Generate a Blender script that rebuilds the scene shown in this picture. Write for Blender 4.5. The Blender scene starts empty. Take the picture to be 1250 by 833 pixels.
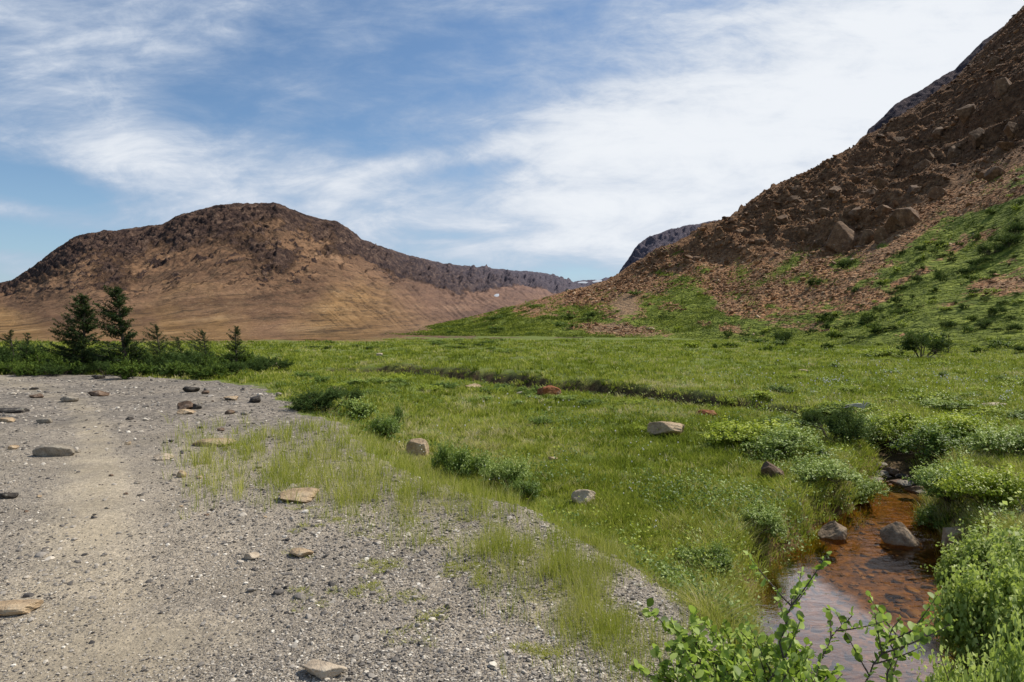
import bpy, math, random
import numpy as np
from mathutils import Vector, Matrix

SEED = 7
random.seed(SEED)
RNG = np.random.default_rng(SEED)
SC = bpy.context.scene
COL = SC.collection
CAMZ = 1.7
F = 833.0          # focal length expressed over a 1250 wide picture
HOR = 400.0

# ------------------------------------------------------------------ noise
def _hash(ix, iy, seed):
    h = (ix.astype(np.int64) * 374761393 + iy.astype(np.int64) * 668265263 + seed * 1442695041) & 0xffffffff
    h = ((h ^ (h >> 13)) * 1274126177) & 0xffffffff
    return (h ^ (h >> 16)) & 0xffff
_ANG = np.arange(256) / 256 * 2 * np.pi
_GX, _GY = np.cos(_ANG), np.sin(_ANG)
def perlin(x, y, seed=0):
    x = np.asarray(x, float); y = np.asarray(y, float)
    x, y = np.broadcast_arrays(x, y)
    ix = np.floor(x); iy = np.floor(y); fx = x - ix; fy = y - iy
    u = fx * fx * fx * (fx * (fx * 6 - 15) + 10); v = fy * fy * fy * (fy * (fy * 6 - 15) + 10)
    def g(dx, dy):
        a = _hash(ix + dx, iy + dy, seed) & 255
        return _GX[a] * (fx - dx) + _GY[a] * (fy - dy)
    a = g(0, 0); b = g(1, 0); c = g(0, 1); d = g(1, 1)
    return 1.5 * ((a + (b - a) * u) * (1 - v) + (c + (d - c) * u) * v)
def fbm(x, y, o=4, seed=0, gain=.5, lac=2.03):
    r = 0; a = 1; t = 0
    for i in range(o):
        r = r + a * perlin(x, y, seed + i * 17); t += a; a *= gain; x = x * lac + 13.7; y = y * lac + 7.3
    return r / t
def ridged(x, y, o=4, seed=0, gain=.5, lac=2.1):
    r = 0; a = 1; t = 0
    for i in range(o):
        n = 1 - np.abs(perlin(x, y, seed + i * 31)) * 1.6
        r = r + a * n; t += a; a *= gain; x = x * lac + 3.1; y = y * lac + 9.7
    return r / t
def sst(a, b, x):
    t = np.clip((x - a) / (b - a), 0, 1); return t * t * (3 - 2 * t)
def lerp(a, b, t): return a + (b - a) * t
def tab(u, pts):
    p = np.array(pts, float); return np.interp(u, p[:, 0], p[:, 1])

def px(u, v, z=0.):
    """the world spot on the level z that lies in the direction (u, v)"""
    Y = (CAMZ - z) * F / (v - HOR)
    return ((u - 625) / F * Y, Y)

# ------------------------------------------------------------------ plan of the place (world metres)
GRAVEL = [px(*p) for p in [(-900, 452), (-300, 455), (0, 459), (120, 457), (185, 461), (250, 464), (318, 472), (345, 488), (365, 503), (425, 517),
          (452, 545), (500, 572), (545, 583), (600, 600), (680, 634), (745, 668), (800, 700), (858, 734), (895, 765), (880, 800), (850, 850),
          (820, 1000), (900, 2000), (-2500, 2500)]]
# stream: (u, v, level used, half width m, bed level)
STREAM = []
for u, v, z, hw, bed in [(1060, 1400, -.75, .25, -.95), (1052, 950, -.75, .28, -.98), (1042, 840, -.75, .36, -1.0), (1036, 800, -.75, .48, -1.0), (1042, 760, -.75, .62, -1.02),
                     (1056, 720, -.75, .72, -1.02), (1078, 680, -.75, .62, -1.0), (1082, 650, -.75, .5, -.98), (1086, 625, -.75, .22, -.93),
                     (1098, 600, -.75, .26, -.9), (1104, 578, -.75, .24, -.84), (1092, 562, -.7, .2, -.72), (1050, 545, -.65, .15, -.72), (985, 524, -.6, .15, -.7),
                     (920, 511, -.55, .16, -.66), (868, 505, -.5, .18, -.62), (790, 493, -.5, .2, -.6), (710, 482, -.45, .3, -.55), (660, 480, -.45, .3, -.55),
                     (600, 470, -.4, .3, -.5), (540, 466, -.4, .25, -.45), (480, 460, -.35, .25, -.42), (420, 457, -.3, .2, -.3)]:
    x, y = px(u, v, z); STREAM.append((x, y, hw, bed))

def poly_sd(x, y, poly):
    P = np.array(poly); n = len(P)
    d = np.full(x.shape, 1e9); inside = np.zeros(x.shape, bool)
    for i in range(n):
        a = P[i]; b = P[(i + 1) % n]; e = b - a
        t = np.clip(((x - a[0]) * e[0] + (y - a[1]) * e[1]) / (e @ e), 0, 1)
        d = np.minimum(d, np.hypot(x - a[0] - t * e[0], y - a[1] - t * e[1]))
        c = ((a[1] > y) != (b[1] > y)) & (x < (b[0] - a[0]) * (y - a[1]) / (b[1] - a[1] + 1e-12) + a[0])
        inside ^= c
    return np.where(inside, d, -d)
def stream_d(x, y):
    best = np.full(x.shape, 1e9); bed = np.zeros(x.shape)
    for a, b in zip(STREAM[:-1], STREAM[1:]):
        ex, ey = b[0] - a[0], b[1] - a[1]
        t = np.clip(((x - a[0]) * ex + (y - a[1]) * ey) / (ex * ex + ey * ey), 0, 1)
        d = np.hypot(x - a[0] - t * ex, y - a[1] - t * ey) - (a[2] + (b[2] - a[2]) * t)
        m = d < best
        best = np.where(m, d, best); bed = np.where(m, a[3] + (b[3] - a[3]) * t, bed)
    return best, bed

CREST = [(-3000, 414), (400, 416), (440, 415), (480, 408), (560, 391), (620, 375), (660, 365), (700, 353), (740, 342), (760, 331), (790, 316), (830, 294), (870, 276),
         (905, 256), (930, 236), (965, 221), (1000, 203), (1030, 186), (1060, 166), (1100, 143), (1130, 124), (1165, 97), (1195, 66), (1220, 40), (1250, 8), (1300, -45), (1400, -130), (1700, -300), (3000, -500)]
BASE_Y = [(-3000, 125), (480, 120), (700, 108), (800, 98), (900, 86), (1000, 66), (1130, 47), (1250, 40), (1700, 34)]
TOP_Y = [(-3000, 220), (480, 215), (620, 205), (760, 185), (830, 180), (905, 188), (1000, 205), (1130, 235), (1250, 262), (1700, 300)]
def meadow(x, Y):
    m = np.interp(Y, [0, 5, 9, 13, 20, 40, 60, 90, 130, 400], [-.5, -.42, -.38, -.34, -.25, -.06, .0, .12, .22, .3])
    m = m + sst(3, 9, x) * .12 * sst(60, 20, Y)
    m = m + .3 * sst(-1.5, -5, x) * sst(30, 18, Y)
    k = np.clip(Y / 30, .25, 1.6)
    return m + k * (.05 * fbm(x * .9, Y * .9, 3, 5) + .16 * fbm(x * .16, Y * .16, 3, 9)) 
def hill_q(x, Y):
    u = 625 + F * x / np.maximum(Y, .3)
    yb = tab(u, BASE_Y); yc = tab(u, TOP_Y)
    yb = yb + np.clip(yb * .22, 0, 18) * fbm(x * .035, Y * .03, 3, 77)
    return u, (Y - yb) / (yc - yb), yc
CRAG = [(700, 330), (760, 338), (840, 322), (900, 318), (960, 315), (1010, 322), (1060, 300), (1110, 262), (1170, 222), (1250, 190), (1400, 120)]
def HQ(x, Y, detail=True):
    x = np.asarray(x, float); Y = np.asarray(Y, float)
    x, Y = np.broadcast_arrays(x, Y)
    m = meadow(x, Y)
    sd = poly_sd(x, Y, GRAVEL) + np.clip(Y / 8, .6, 3) * (.3 * fbm(x * 1.0, Y * 1.0, 4, 21, .6))
    path = .018 * fbm(x * 2.2, Y * 2.2, 3, 33) + .05 * fbm(x * .35, Y * .35, 2, 34)
    up = [p for p in STREAM[12:]][::-1]; ux = [p[0] for p in up]; uy = [p[1] for p in up]; uh = [p[2] for p in up]
    above = sst(.0, .30, Y - np.interp(x, ux, uy) - np.interp(x, ux, uh) - .08 * fbm(x * 1.5, Y * .1, 2, 43)) * sst(ux[0] - 2, ux[0] + 3, x) * sst(6.6, 5.2, x) * sst(8, 12, Y)
    m = m + above * (.22 + .22 * fbm(x * .5, 0 * x, 2, 47)) * sst(70, 30, Y)
    z = lerp(m, path, sst(-.75, .25, sd))
    st, bed = stream_d(x, Y)
    st = st + .10 * fbm(x * 2.1, Y * 2.1, 2, 41)
    bank = np.interp(Y, [0, 8, 14, 30], [.45, .5, .55, .8])
    tt = sst(0, 1, st / bank)
    bumpy = .03 * fbm(x * 6, Y * 6, 2, 44)
    z = np.where(st < bank, lerp(bed + bumpy, z, tt), z)
    # shallow riffle of stones at the head of the pool
    u, q, yc = hill_q(x, Y)
    qq = np.clip(q, 0, None)
    ec = (HOR - tab(u, CREST)) / F
    zc = CAMZ + ec * yc - .25
    p = np.interp(u, [480, 760, 1000, 1250], [1.7, 1.45, 1.3, 1.22])
    prof = np.where(qq < 1, qq ** p, 1 - .10 * np.clip(qq - 1, 0, 3) ** 1.4)
    rise = np.where(zc > 0, zc, 0) * prof
    z = z + np.where(q > 0, rise, 0)
    if detail:
        w = sst(.03, .3, qq) * sst(560, 800, u)
        v = HOR - F * (z - CAMZ) / np.maximum(Y, .3)
        cr = sst(8, -25, v - tab(u, CRAG) + 16 * fbm(x * .06, z * .12, 3, 66)) * w
        edge = 1 - .75 * np.exp(-((qq - 1) / .07) ** 2)
        # craggy ledges that dip to the left, scree fans between them
        a = x * .82 + z * .57; b = -x * .35 + z * .94
        r = ridged(a * .045, b * .12, 4, 51, .55)
        z = z + w * edge * (1.0 * fbm(x * .07, z * .12, 4, 61) + cr * (7.5 * (r - .62) + 4.6 * np.abs(fbm(a * .16, b * .3, 5, 58, .65))))
        led = (b * .19 + .8 * fbm(x * .05, z * .05, 3, 91)) % 1.0
        z = z + w * cr * edge * 2.6 * (sst(0, .25, led) - led)
        # gentle hummocks of the green foot
        gl = sst(.0, .15, qq) * (1 - cr)
        z = z + gl * edge * (.55 * fbm(x * .11, Y * .11, 4, 71) + .22 * fbm(x * .5, Y * .5, 3, 72))
    return z, sd, st, u, q
def H(x, Y): return HQ(x, Y)[0]
def Hs(x, y): return float(H(np.array([x]), np.array([y]))[0])
_YY = np.concatenate([np.linspace(1.5, 40, 700), np.linspace(40.2, 330, 1300)])
def hit(u, v):
    """first point of the ground in the direction (u, v)"""
    s = (u - 625) / F
    z = H(s * _YY, _YY); vv = HOR - F * (z - CAMZ) / _YY
    i = np.argmax(vv <= v)
    if vv[i] > v: i = len(_YY) - 1
    if i == 0: return s * _YY[0], _YY[0], z[0]
    t = (vv[i - 1] - v) / (vv[i - 1] - vv[i] + 1e-9)
    Y = _YY[i - 1] + (_YY[i] - _YY[i - 1]) * t
    return float(s * Y), float(Y), float(z[i - 1] + (z[i] - z[i - 1]) * t)

# ------------------------------------------------------------------ mesh helpers
def mesh(name, V, Fc, mat, attrs=None, smooth=True):
    me = bpy.data.meshes.new(name)
    V = np.ascontiguousarray(V, np.float32); 
    if not isinstance(Fc, (list, tuple)): Fc = [Fc]
    Fc = [np.asarray(f, np.int32) for f in Fc if len(f)]
    me.vertices.add(len(V)); me.vertices.foreach_set('co', V.ravel())
    nl = sum(f.size for f in Fc); npoly = sum(len(f) for f in Fc)
    me.loops.add(nl); me.polygons.add(npoly)
    me.loops.foreach_set('vertex_index', np.concatenate([f.ravel() for f in Fc]))
    tot = np.concatenate([np.full(len(f), f.shape[1], np.int32) for f in Fc])
    st = np.concatenate([[0], np.cumsum(tot)[:-1]]).astype(np.int32)
    me.polygons.foreach_set('loop_start', st)
    me.polygons.foreach_set('use_smooth', np.full(npoly, smooth))
    for k, a in (attrs or {}).items():
        at = me.attributes.new(k, 'FLOAT', 'POINT'); at.data.foreach_set('value', np.ascontiguousarray(a, np.float32))
    me.update(calc_edges=True)
    if mat: me.materials.append(mat)
    return me
def link(name, me, parent=None, loc=None, label=None, cat=None, group=None, kind=None):
    o = bpy.data.objects.new(name, me); COL.objects.link(o)
    if parent is not None: o.parent = parent
    if loc is not None: o.location = loc
    tag(o, label, cat, group, kind); return o
def tag(o, label=None, cat=None, group=None, kind=None):
    for k, v in (('label', label), ('category', cat), ('group', group), ('kind', kind)):
        if v: o[k] = v
def empty(name, loc, label, cat, group=None, rz=0, scale=(1, 1, 1)):
    o = bpy.data.objects.new(name, None); COL.objects.link(o); o.location = loc; o.rotation_euler = (0, 0, rz); o.scale = scale
    o.empty_display_size = .1
    tag(o, label, cat, group); return o

# ------------------------------------------------------------------ node helper
class N:
    def __init__(s, tree): s.t = tree; s.n = tree.nodes; s.l = tree.links
    def new(s, typ, **kw):
        n = s.n.new(typ)
        for k, v in kw.items(): setattr(n, k, v)
        return n
    def put(s, sock, v):
        if isinstance(v, bpy.types.NodeSocket): s.l.new(v, sock)
        elif v is not None:
            if isinstance(v, (tuple, list)) and len(v) == 3 and sock.type == 'RGBA': v = (*v, 1)
            sock.default_value = v
    def m(s, op, a, b=None, c=None, clamp=False):
        n = s.new('ShaderNodeMath', operation=op, use_clamp=clamp); s.put(n.inputs[0], a)
        if b is not None: s.put(n.inputs[1], b)
        if c is not None: s.put(n.inputs[2], c)
        return n.outputs[0]
    def ss(s, v, a, b, lo=0., hi=1.):
        n = s.new('ShaderNodeMapRange', interpolation_type='SMOOTHSTEP'); s.put(n.inputs[0], v)
        for i, x in enumerate((a, b, lo, hi)): s.put(n.inputs[i + 1], x)
        return n.outputs[0]
    def mix(s, f, a, b, blend='MIX'):
        n = s.new('ShaderNodeMix', data_type='RGBA', blend_type=blend); s.put(n.inputs[0], f); s.put(n.inputs[6], a); s.put(n.inputs[7], b); return n.outputs[2]
    def noise(s, vec, scale, detail=4, rough=.5, dist=0, lac=2.0):
        n = s.new('ShaderNodeTexNoise'); s.put(n.inputs['Vector'], vec); n.inputs['Scale'].default_value = scale; n.inputs['Detail'].default_value = detail
        n.inputs['Roughness'].default_value = rough; n.inputs['Distortion'].default_value = dist; n.inputs['Lacunarity'].default_value = lac; return n.outputs['Fac']
    def vor(s, vec, scale, out='Color', feature='F1'):
        n = s.new('ShaderNodeTexVoronoi', feature=feature); s.put(n.inputs['Vector'], vec); n.inputs['Scale'].default_value = scale; return n.outputs[out]
    def ramp(s, f, stops, interp='LINEAR'):
        n = s.new('ShaderNodeValToRGB'); r = n.color_ramp; r.interpolation = interp
        while len(r.elements) < len(stops): r.elements.new(.5)
        for e, (p, c) in zip(r.elements, stops): e.position = p; e.color = (*c, 1)
        s.put(n.inputs[0], f); return n.outputs[0]
    def att(s, name): return s.new('ShaderNodeAttribute', attribute_name=name).outputs['Fac']
    def bw(s, c): n = s.new('ShaderNodeRGBToBW'); s.put(n.inputs[0], c); return n.outputs[0]
    def obj(s): return s.new('ShaderNodeTexCoord').outputs['Object']
    def map(s, vec, scale=(1, 1, 1), rot=(0, 0, 0)):
        n = s.new('ShaderNodeMapping'); s.put(n.inputs[0], vec); n.inputs['Scale'].default_value = scale; n.inputs['Rotation'].default_value = rot; return n.outputs[0]
    def bump(s, h, strength, dist, normal=None):
        n = s.new('ShaderNodeBump'); s.put(n.inputs['Height'], h); n.inputs['Strength'].default_value = strength; n.inputs['Distance'].default_value = dist
        if normal is not None: s.put(n.inputs['Normal'], normal)
        return n.outputs[0]
def material(name):
    m = bpy.data.materials.new(name); m.use_nodes = True; m.node_tree.nodes.clear(); n = N(m.node_tree)
    out = n.new('ShaderNodeOutputMaterial'); return m, n, out
def principled(n, out, col, rough=.9, normal=None, spec=.2):
    b = n.new('ShaderNodeBsdfPrincipled'); n.put(b.inputs['Base Color'], col); n.put(b.inputs['Roughness'], rough); b.inputs['Specular IOR Level'].default_value = spec
    if normal is not None: n.put(b.inputs['Normal'], normal)
    n.l.new(b.outputs[0], out.inputs[0]); return b

# ------------------------------------------------------------------ materials
def mat_ground():
    m, n, out = material('ground_surface')
    p = n.obj()
    gr = n.att('gravel'); tan = n.att('tan'); wet = n.att('wet'); wear = n.att('wear')
    c1 = n.vor(p, 85); c2 = n.vor(p, 48); d1 = n.vor(p, 85, 'Distance'); d2 = n.vor(p, 48, 'Distance')
    peb = n.mix(.45, n.ramp(n.bw(c1), [(.1, (.11, .104, .10)), (.42, (.27, .25, .228)), (.6, (.39, .36, .325)), (.85, (.62, .575, .51))]),
                n.ramp(n.bw(c2), [(.15, (.12, .112, .108)), (.5, (.33, .305, .275)), (.85, (.6, .555, .49))]))
    big = n.noise(p, .8, 4, .6)
    sand = n.ramp(n.noise(p, 30, 3, .7), [(.3, (.22, .195, .155)), (.7, (.42, .37, .295))])
    c3 = n.bw(n.vor(p, 16)); peb = n.mix(n.ss(n.att('near'), 0, 1, .75, .15), peb, n.ramp(c3, [(.15, (.10, .094, .09)), (.5, (.30, .275, .25)), (.8, (.6, .55, .49))]))
    peb = n.mix(1., peb, n.mix(n.ss(wear, .1, .8), (.86, .85, .86), (1.12, 1.10, 1.06)), 'MULTIPLY'); peb = n.mix(n.ss(wear, .2, 1, .05, .6), peb, sand)
    peb = n.mix(n.ss(big, .4, .7, 0, .35), peb, (.22, .195, .16))
    moss = n.ss(n.m('ADD', n.noise(p, 5, 4, .7), n.m('MULTIPLY', n.att('sparse'), .25)), .68, .8)
    peb = n.mix(n.m('MULTIPLY', moss, .55), peb, (.22, .22, .08))
    peb = n.mix(1., peb, n.mix(n.ss(n.noise(p, .45, 5, .6), .38, .62), (.80, .78, .74), (1.06, 1.02, .94)), 'MULTIPLY'); peb = n.mix(1., peb, n.mix(n.ss(n.att('near'), 0, 1), (.84, .81, .765), (1.08, 1.03, .94)), 'MULTIPLY')
    g1 = n.noise(p, 9, 5, .7); g2 = n.noise(p, .35, 4, .6); g3 = n.noise(p, 60, 2, .7)
    green = n.ramp(n.m('ADD', n.m('MULTIPLY', g1, .6), n.m('MULTIPLY', g3, .4)), [(.3, (.045, .062, .010)), (.5, (.115, .15, .022)), (.7, (.22, .24, .05))])
    green = n.mix(n.ss(g2, .42, .68, 0, .55), green, n.ramp(g1, [(.3, (.07, .08, .02)), (.7, (.24, .23, .08))]))
    tanc = n.ramp(n.noise(p, .25, 6, .65), [(.3, (.11, .06, .028)), (.55, (.22, .115, .045)), (.75, (.3, .17, .075))])
    mud = n.ramp(n.noise(p, 7, 8, .75), [(.34, (.03, .018, .007)), (.5, (.13, .078, .028)), (.66, (.27, .17, .07))]); mud = n.mix(n.att('near'), n.mix(1., mud, (.32, .34, .34), 'MULTIPLY'), mud)
    col = n.mix(n.ss(n.m('ADD', gr, n.m('MULTIPLY', n.m('SUBTRACT', n.noise(p, 14, 3, .7), .5), .9)), .35, .65), green, peb)
    col = n.mix(tan, col, tanc); col = n.mix(wet, col, mud)
    h = n.m('ADD', n.m('MULTIPLY', d1, -.008), n.m('MULTIPLY', d2, -.010)); h = n.m('MULTIPLY', h, n.ss(wear, .1, .8, 1, .25))
    h = n.m('ADD', n.m('MULTIPLY', h, gr), n.m('MULTIPLY', n.noise(p, 16, 4, .7), .03))
    principled(n, out, col, .92, n.bump(h, .9, 1.0)); return m
def mat_hill():
    m, n, out = material('hillside_surface')
    p = n.obj()
    g = n.att('green'); cr = n.att('crag'); tn = n.att('tan')
    st = n.map(p, (1, 1, 1.6), (0, math.radians(28), 0))
    c1 = n.vor(st, 1.3); c2 = n.vor(st, 3.1); nz = n.noise(p, .12, 6, .6); fine = n.noise(p, 1.6, 6, .7)
    scree = n.ramp(n.bw(c2), [(.12, (.06, .03, .014)), (.4, (.22, .10, .042)), (.62, (.35, .175, .078)), (.9, (.54, .35, .19))])
    scree = n.mix(.45, scree, n.ramp(n.bw(c1), [(.15, (.1, .046, .022)), (.5, (.29, .135, .058)), (.85, (.46, .28, .15))]))
    scree = n.mix(n.ss(nz, .45, .65, 0, .45), scree, n.ramp(fine, [(.3, (.1, .065, .04)), (.7, (.34, .23, .14))]))
    rock = n.ramp(n.noise(st, .55, 9, .72), [(.34, (.022, .014, .010)), (.45, (.11, .06, .031)), (.55, (.25, .138, .07)), (.7, (.5, .31, .17))])
    rock = n.mix(.3, rock, scree)
    base = n.mix(cr, scree, rock); hi = n.att('high_shade'); base = n.mix(n.m('MULTIPLY', hi, .38), base, n.mix(1., base, (.42, .40, .46), 'MULTIPLY'))  # shade of the upper slope painted in as darker rock colour
    tanc = n.ramp(n.noise(p, 1.2, 5, .7), [(.3, (.17, .1, .05)), (.7, (.33, .22, .13))])
    gcol = n.ramp(n.m('ADD', n.m('MULTIPLY', n.noise(p, .55, 6, .7), .65), n.m('MULTIPLY', n.noise(p, 4, 3, .7), .35)),
                  [(.3, (.03, .04, .008)), (.43, (.085, .11, .016)), (.55, (.17, .20, .03)), (.7, (.30, .32, .06))])
    gm = n.ss(n.m('ADD', g, n.m('MULTIPLY', n.m('SUBTRACT', n.noise(p, .35, 7, .75), .5), 2.6)), .35, .6)
    col = n.mix(tn, base, tanc); col = n.mix(gm, col, gcol)
    d1 = n.vor(st, 1.3, 'Distance'); d2 = n.vor(st, 3.1, 'Distance')
    h = n.m('ADD', n.m('MULTIPLY', d1, -.5), n.m('MULTIPLY', d2, -.22)); h = n.m('ADD', h, n.m('MULTIPLY', n.noise(st, .8, 8, .7), n.m('MULTIPLY_ADD', cr, 1.6, .3)))
    principled(n, out, col, .95, n.bump(h, .8, 1.0), .1); return m
def mat_mountain(name, blue=0.):
    m, n, out = material(name)
    p = n.obj()
    cl = n.att('cliff'); gu = n.att('gully'); fa = n.att('far')
    st = n.map(p, (.02, .005, .03)); s2 = n.map(p, (.05, .015, .05)); pa = n.map(p, (1, .2, 1.4))
    tal = n.ramp(n.noise(st, 1.0, 9, .68), [(.3, (.07, .042, .028)), (.47, (.16, .09, .052)), (.6, (.245, .14, .078)), (.78, (.36, .23, .14))])
    foot = n.ramp(n.noise(st, 2.5, 8, .7), [(.33, (.14, .08, .034)), (.52, (.31, .18, .075)), (.68, (.46, .30, .15))])
    tal = n.mix(n.att('foot'), tal, foot)
    fs = n.noise(n.map(p, (1, .35, 2)), .55, 4, .8); tal = n.mix(n.ss(fs, .56, .64, 0, .65), tal, (.07, .045, .025)); tal = n.mix(n.ss(fs, .42, .34, 0, .5), tal, (.5, .36, .21))
    spk = n.noise(pa, .12, 9, .85)
    tal = n.mix(n.ss(spk, .5, .6, 0, .8), tal, (.06, .04, .025)); tal = n.mix(n.ss(n.noise(pa, .2, 8, .85), .56, .68, 0, .4), tal, (.38, .27, .17))
    tal = n.mix(n.ss(gu, .1, 1, 0, .45), tal, (.075, .042, .028)); tal = n.mix(n.ss(n.noise(pa, .03, 7, .7), .5, .66, 0, .35), tal, (.085, .055, .032))
    rk = n.ramp(n.noise(s2, 1.6, 9, .75), [(.34, (.02, .014, .014)), (.46, (.07, .045, .038)), (.56, (.15, .094, .068)), (.68, (.32, .215, .15))])
    clm = n.ss(n.m('ADD', cl, n.m('MULTIPLY', n.m('SUBTRACT', n.noise(s2, 1.3, 9, .8), .5), 1.9)), .3, .8)
    col = n.mix(clm, tal, rk)
    col = n.mix(n.m('MULTIPLY', fa, .62), col, n.mix(clm, (.26, .17, .155), n.mix(n.noise(s2, 1.6, 9, .75), (.06, .06, .09), (.22, .20, .24))))  # aerial haze painted into the colour: blue-grey mixed in by the distance mask
    h = n.m('ADD', n.m('MULTIPLY', n.noise(s2, 2.2, 9, .75), n.m('MULTIPLY_ADD', clm, 22, 5)), n.m('MULTIPLY', n.noise(p, .3, 3, .7), 1.2))
    principled(n, out, col, .95, n.bump(h, .75, 1.0), .05); return m
def mat_rock(name, a, b, c, scale=1., moss=0.):
    m, n, out = material(name)
    p = n.obj()
    k = n.noise(p, 2.2 * scale, 7, .65); f = n.noise(p, 14 * scale, 5, .75)
    col = n.ramp(n.m('ADD', n.m('MULTIPLY', k, .6), n.m('MULTIPLY', f, .4)), [(.32, a), (.5, b), (.68, c)])
    sp = n.vor(p, 34 * scale, 'Distance')
    col = n.mix(n.ss(sp, .1, .28, .45, 0), col, a)
    lich = n.ss(n.noise(p, 5 * scale, 5, .7), .6, .68, 0, .55)
    col = n.mix(lich, col, (.42, .39, .31) if not moss else (.18, .17, .05))
    h = n.m('ADD', n.m('MULTIPLY', n.noise(p, 4 * scale, 8, .7), .12), n.m('MULTIPLY', f, .04))
    principled(n, out, col, .85, n.bump(h, .6, .8), .25); return m
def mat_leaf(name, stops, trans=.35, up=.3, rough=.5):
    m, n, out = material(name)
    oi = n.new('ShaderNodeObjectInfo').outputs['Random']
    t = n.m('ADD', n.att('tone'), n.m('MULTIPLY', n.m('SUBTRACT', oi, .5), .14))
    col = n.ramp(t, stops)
    geo = n.new('ShaderNodeNewGeometry').outputs['Normal']
    v = n.new('ShaderNodeVectorMath', operation='SCALE'); n.put(v.inputs[0], geo); v.inputs['Scale'].default_value = 1 - up
    w = n.new('ShaderNodeVectorMath', operation='ADD'); n.put(w.inputs[0], v.outputs[0]); w.inputs[1].default_value = (0, 0, up)
    q = n.new('ShaderNodeVectorMath', operation='NORMALIZE'); n.put(q.inputs[0], w.outputs[0])
    b = n.new('ShaderNodeBsdfPrincipled'); n.put(b.inputs['Base Color'], col); b.inputs['Roughness'].default_value = rough; b.inputs['Specular IOR Level'].default_value = .3 if rough < .65 else .05
    n.put(b.inputs['Normal'], q.outputs[0])
    tr = n.new('ShaderNodeBsdfTranslucent'); n.put(tr.inputs[0], n.mix(.4, col, (.32, .42, .03))); 
    mx = n.new('ShaderNodeMixShader'); mx.inputs[0].default_value = trans; n.l.new(b.outputs[0], mx.inputs[1]); n.l.new(tr.outputs[0], mx.inputs[2])
    n.l.new(mx.outputs[0], out.inputs[0]); return m
def mat_tone(name, stops, rough=.85):
    m, n, out = material(name); p = n.obj()
    t = n.m('ADD', n.att('tone'), n.m('MULTIPLY', n.m('SUBTRACT', n.noise(p, 40, 3, .7), .5), .3))
    principled(n, out, n.ramp(t, stops), rough, None, .25); return m
def mat_plain(name, c, rough=.9):
    m, n, out = material(name); p = n.obj()
    k = n.noise(p, 30, 4, .7)
    principled(n, out, n.mix(k, tuple(x * .5 for x in c), tuple(min(1, x * 1.5) for x in c)), rough, n.bump(k, .4, .02)); return m
def mat_water():
    m, n, out = material('peaty_water'); p = n.obj()
    wv = n.map(p, (3.2, 7, 1), (0, 0, math.radians(-35)))
    h = n.m('ADD', n.m('MULTIPLY', n.noise(wv, 1.2, 3, .55, .6), .7), n.m('MULTIPLY', n.noise(wv, 5, 2, .5), .12))
    nb = n.bump(h, .45, .016)
    fr = n.new('ShaderNodeFresnel'); fr.inputs[0].default_value = 1.36; n.put(fr.inputs[1], nb)
    fac = n.m('MULTIPLY', fr.outputs[0], n.m('MULTIPLY_ADD', n.att('refl_mask'), 2.1, .42), clamp=True)  # reflection strength painted by position, not by the state of the water
    gl = n.new('ShaderNodeBsdfGlossy'); gl.inputs['Roughness'].default_value = .02; gl.inputs[0].default_value = (.92, .88, .9, 1); n.put(gl.inputs['Normal'], nb)
    tr = n.new('ShaderNodeBsdfTransparent'); tr.inputs[0].default_value = (.88, .66, .36, 1)
    mx = n.new('ShaderNodeMixShader'); n.put(mx.inputs[0], fac); n.l.new(tr.outputs[0], mx.inputs[1]); n.l.new(gl.outputs[0], mx.inputs[2]); n.l.new(mx.outputs[0], out.inputs[0])
    return m
G_JUN = [(0, (.008, .018, .006)), (.5, (.04, .072, .02)), (1, (.11, .16, .045))]
G_LEAF = [(0, (.018, .038, .006)), (.5, (.11, .18, .024)), (1, (.30, .38, .07))]
G_YEL = [(0, (.05, .075, .006)), (.5, (.30, .37, .03)), (1, (.62, .66, .07))]
G_GREY = [(0, (.035, .06, .012)), (.5, (.23, .31, .055)), (1, (.50, .58, .17))]
G_PALE = [(0, (.035, .065, .01)), (.5, (.30, .38, .075)), (1, (.62, .68, .22))]
G_GRASS = [(0, (.035, .05, .009)), (.22, (.12, .155, .02)), (.45, (.26, .29, .038)), (.62, (.40, .40, .07)), (.8, (.50, .44, .17)), (1, (.6, .5, .32))]
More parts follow.
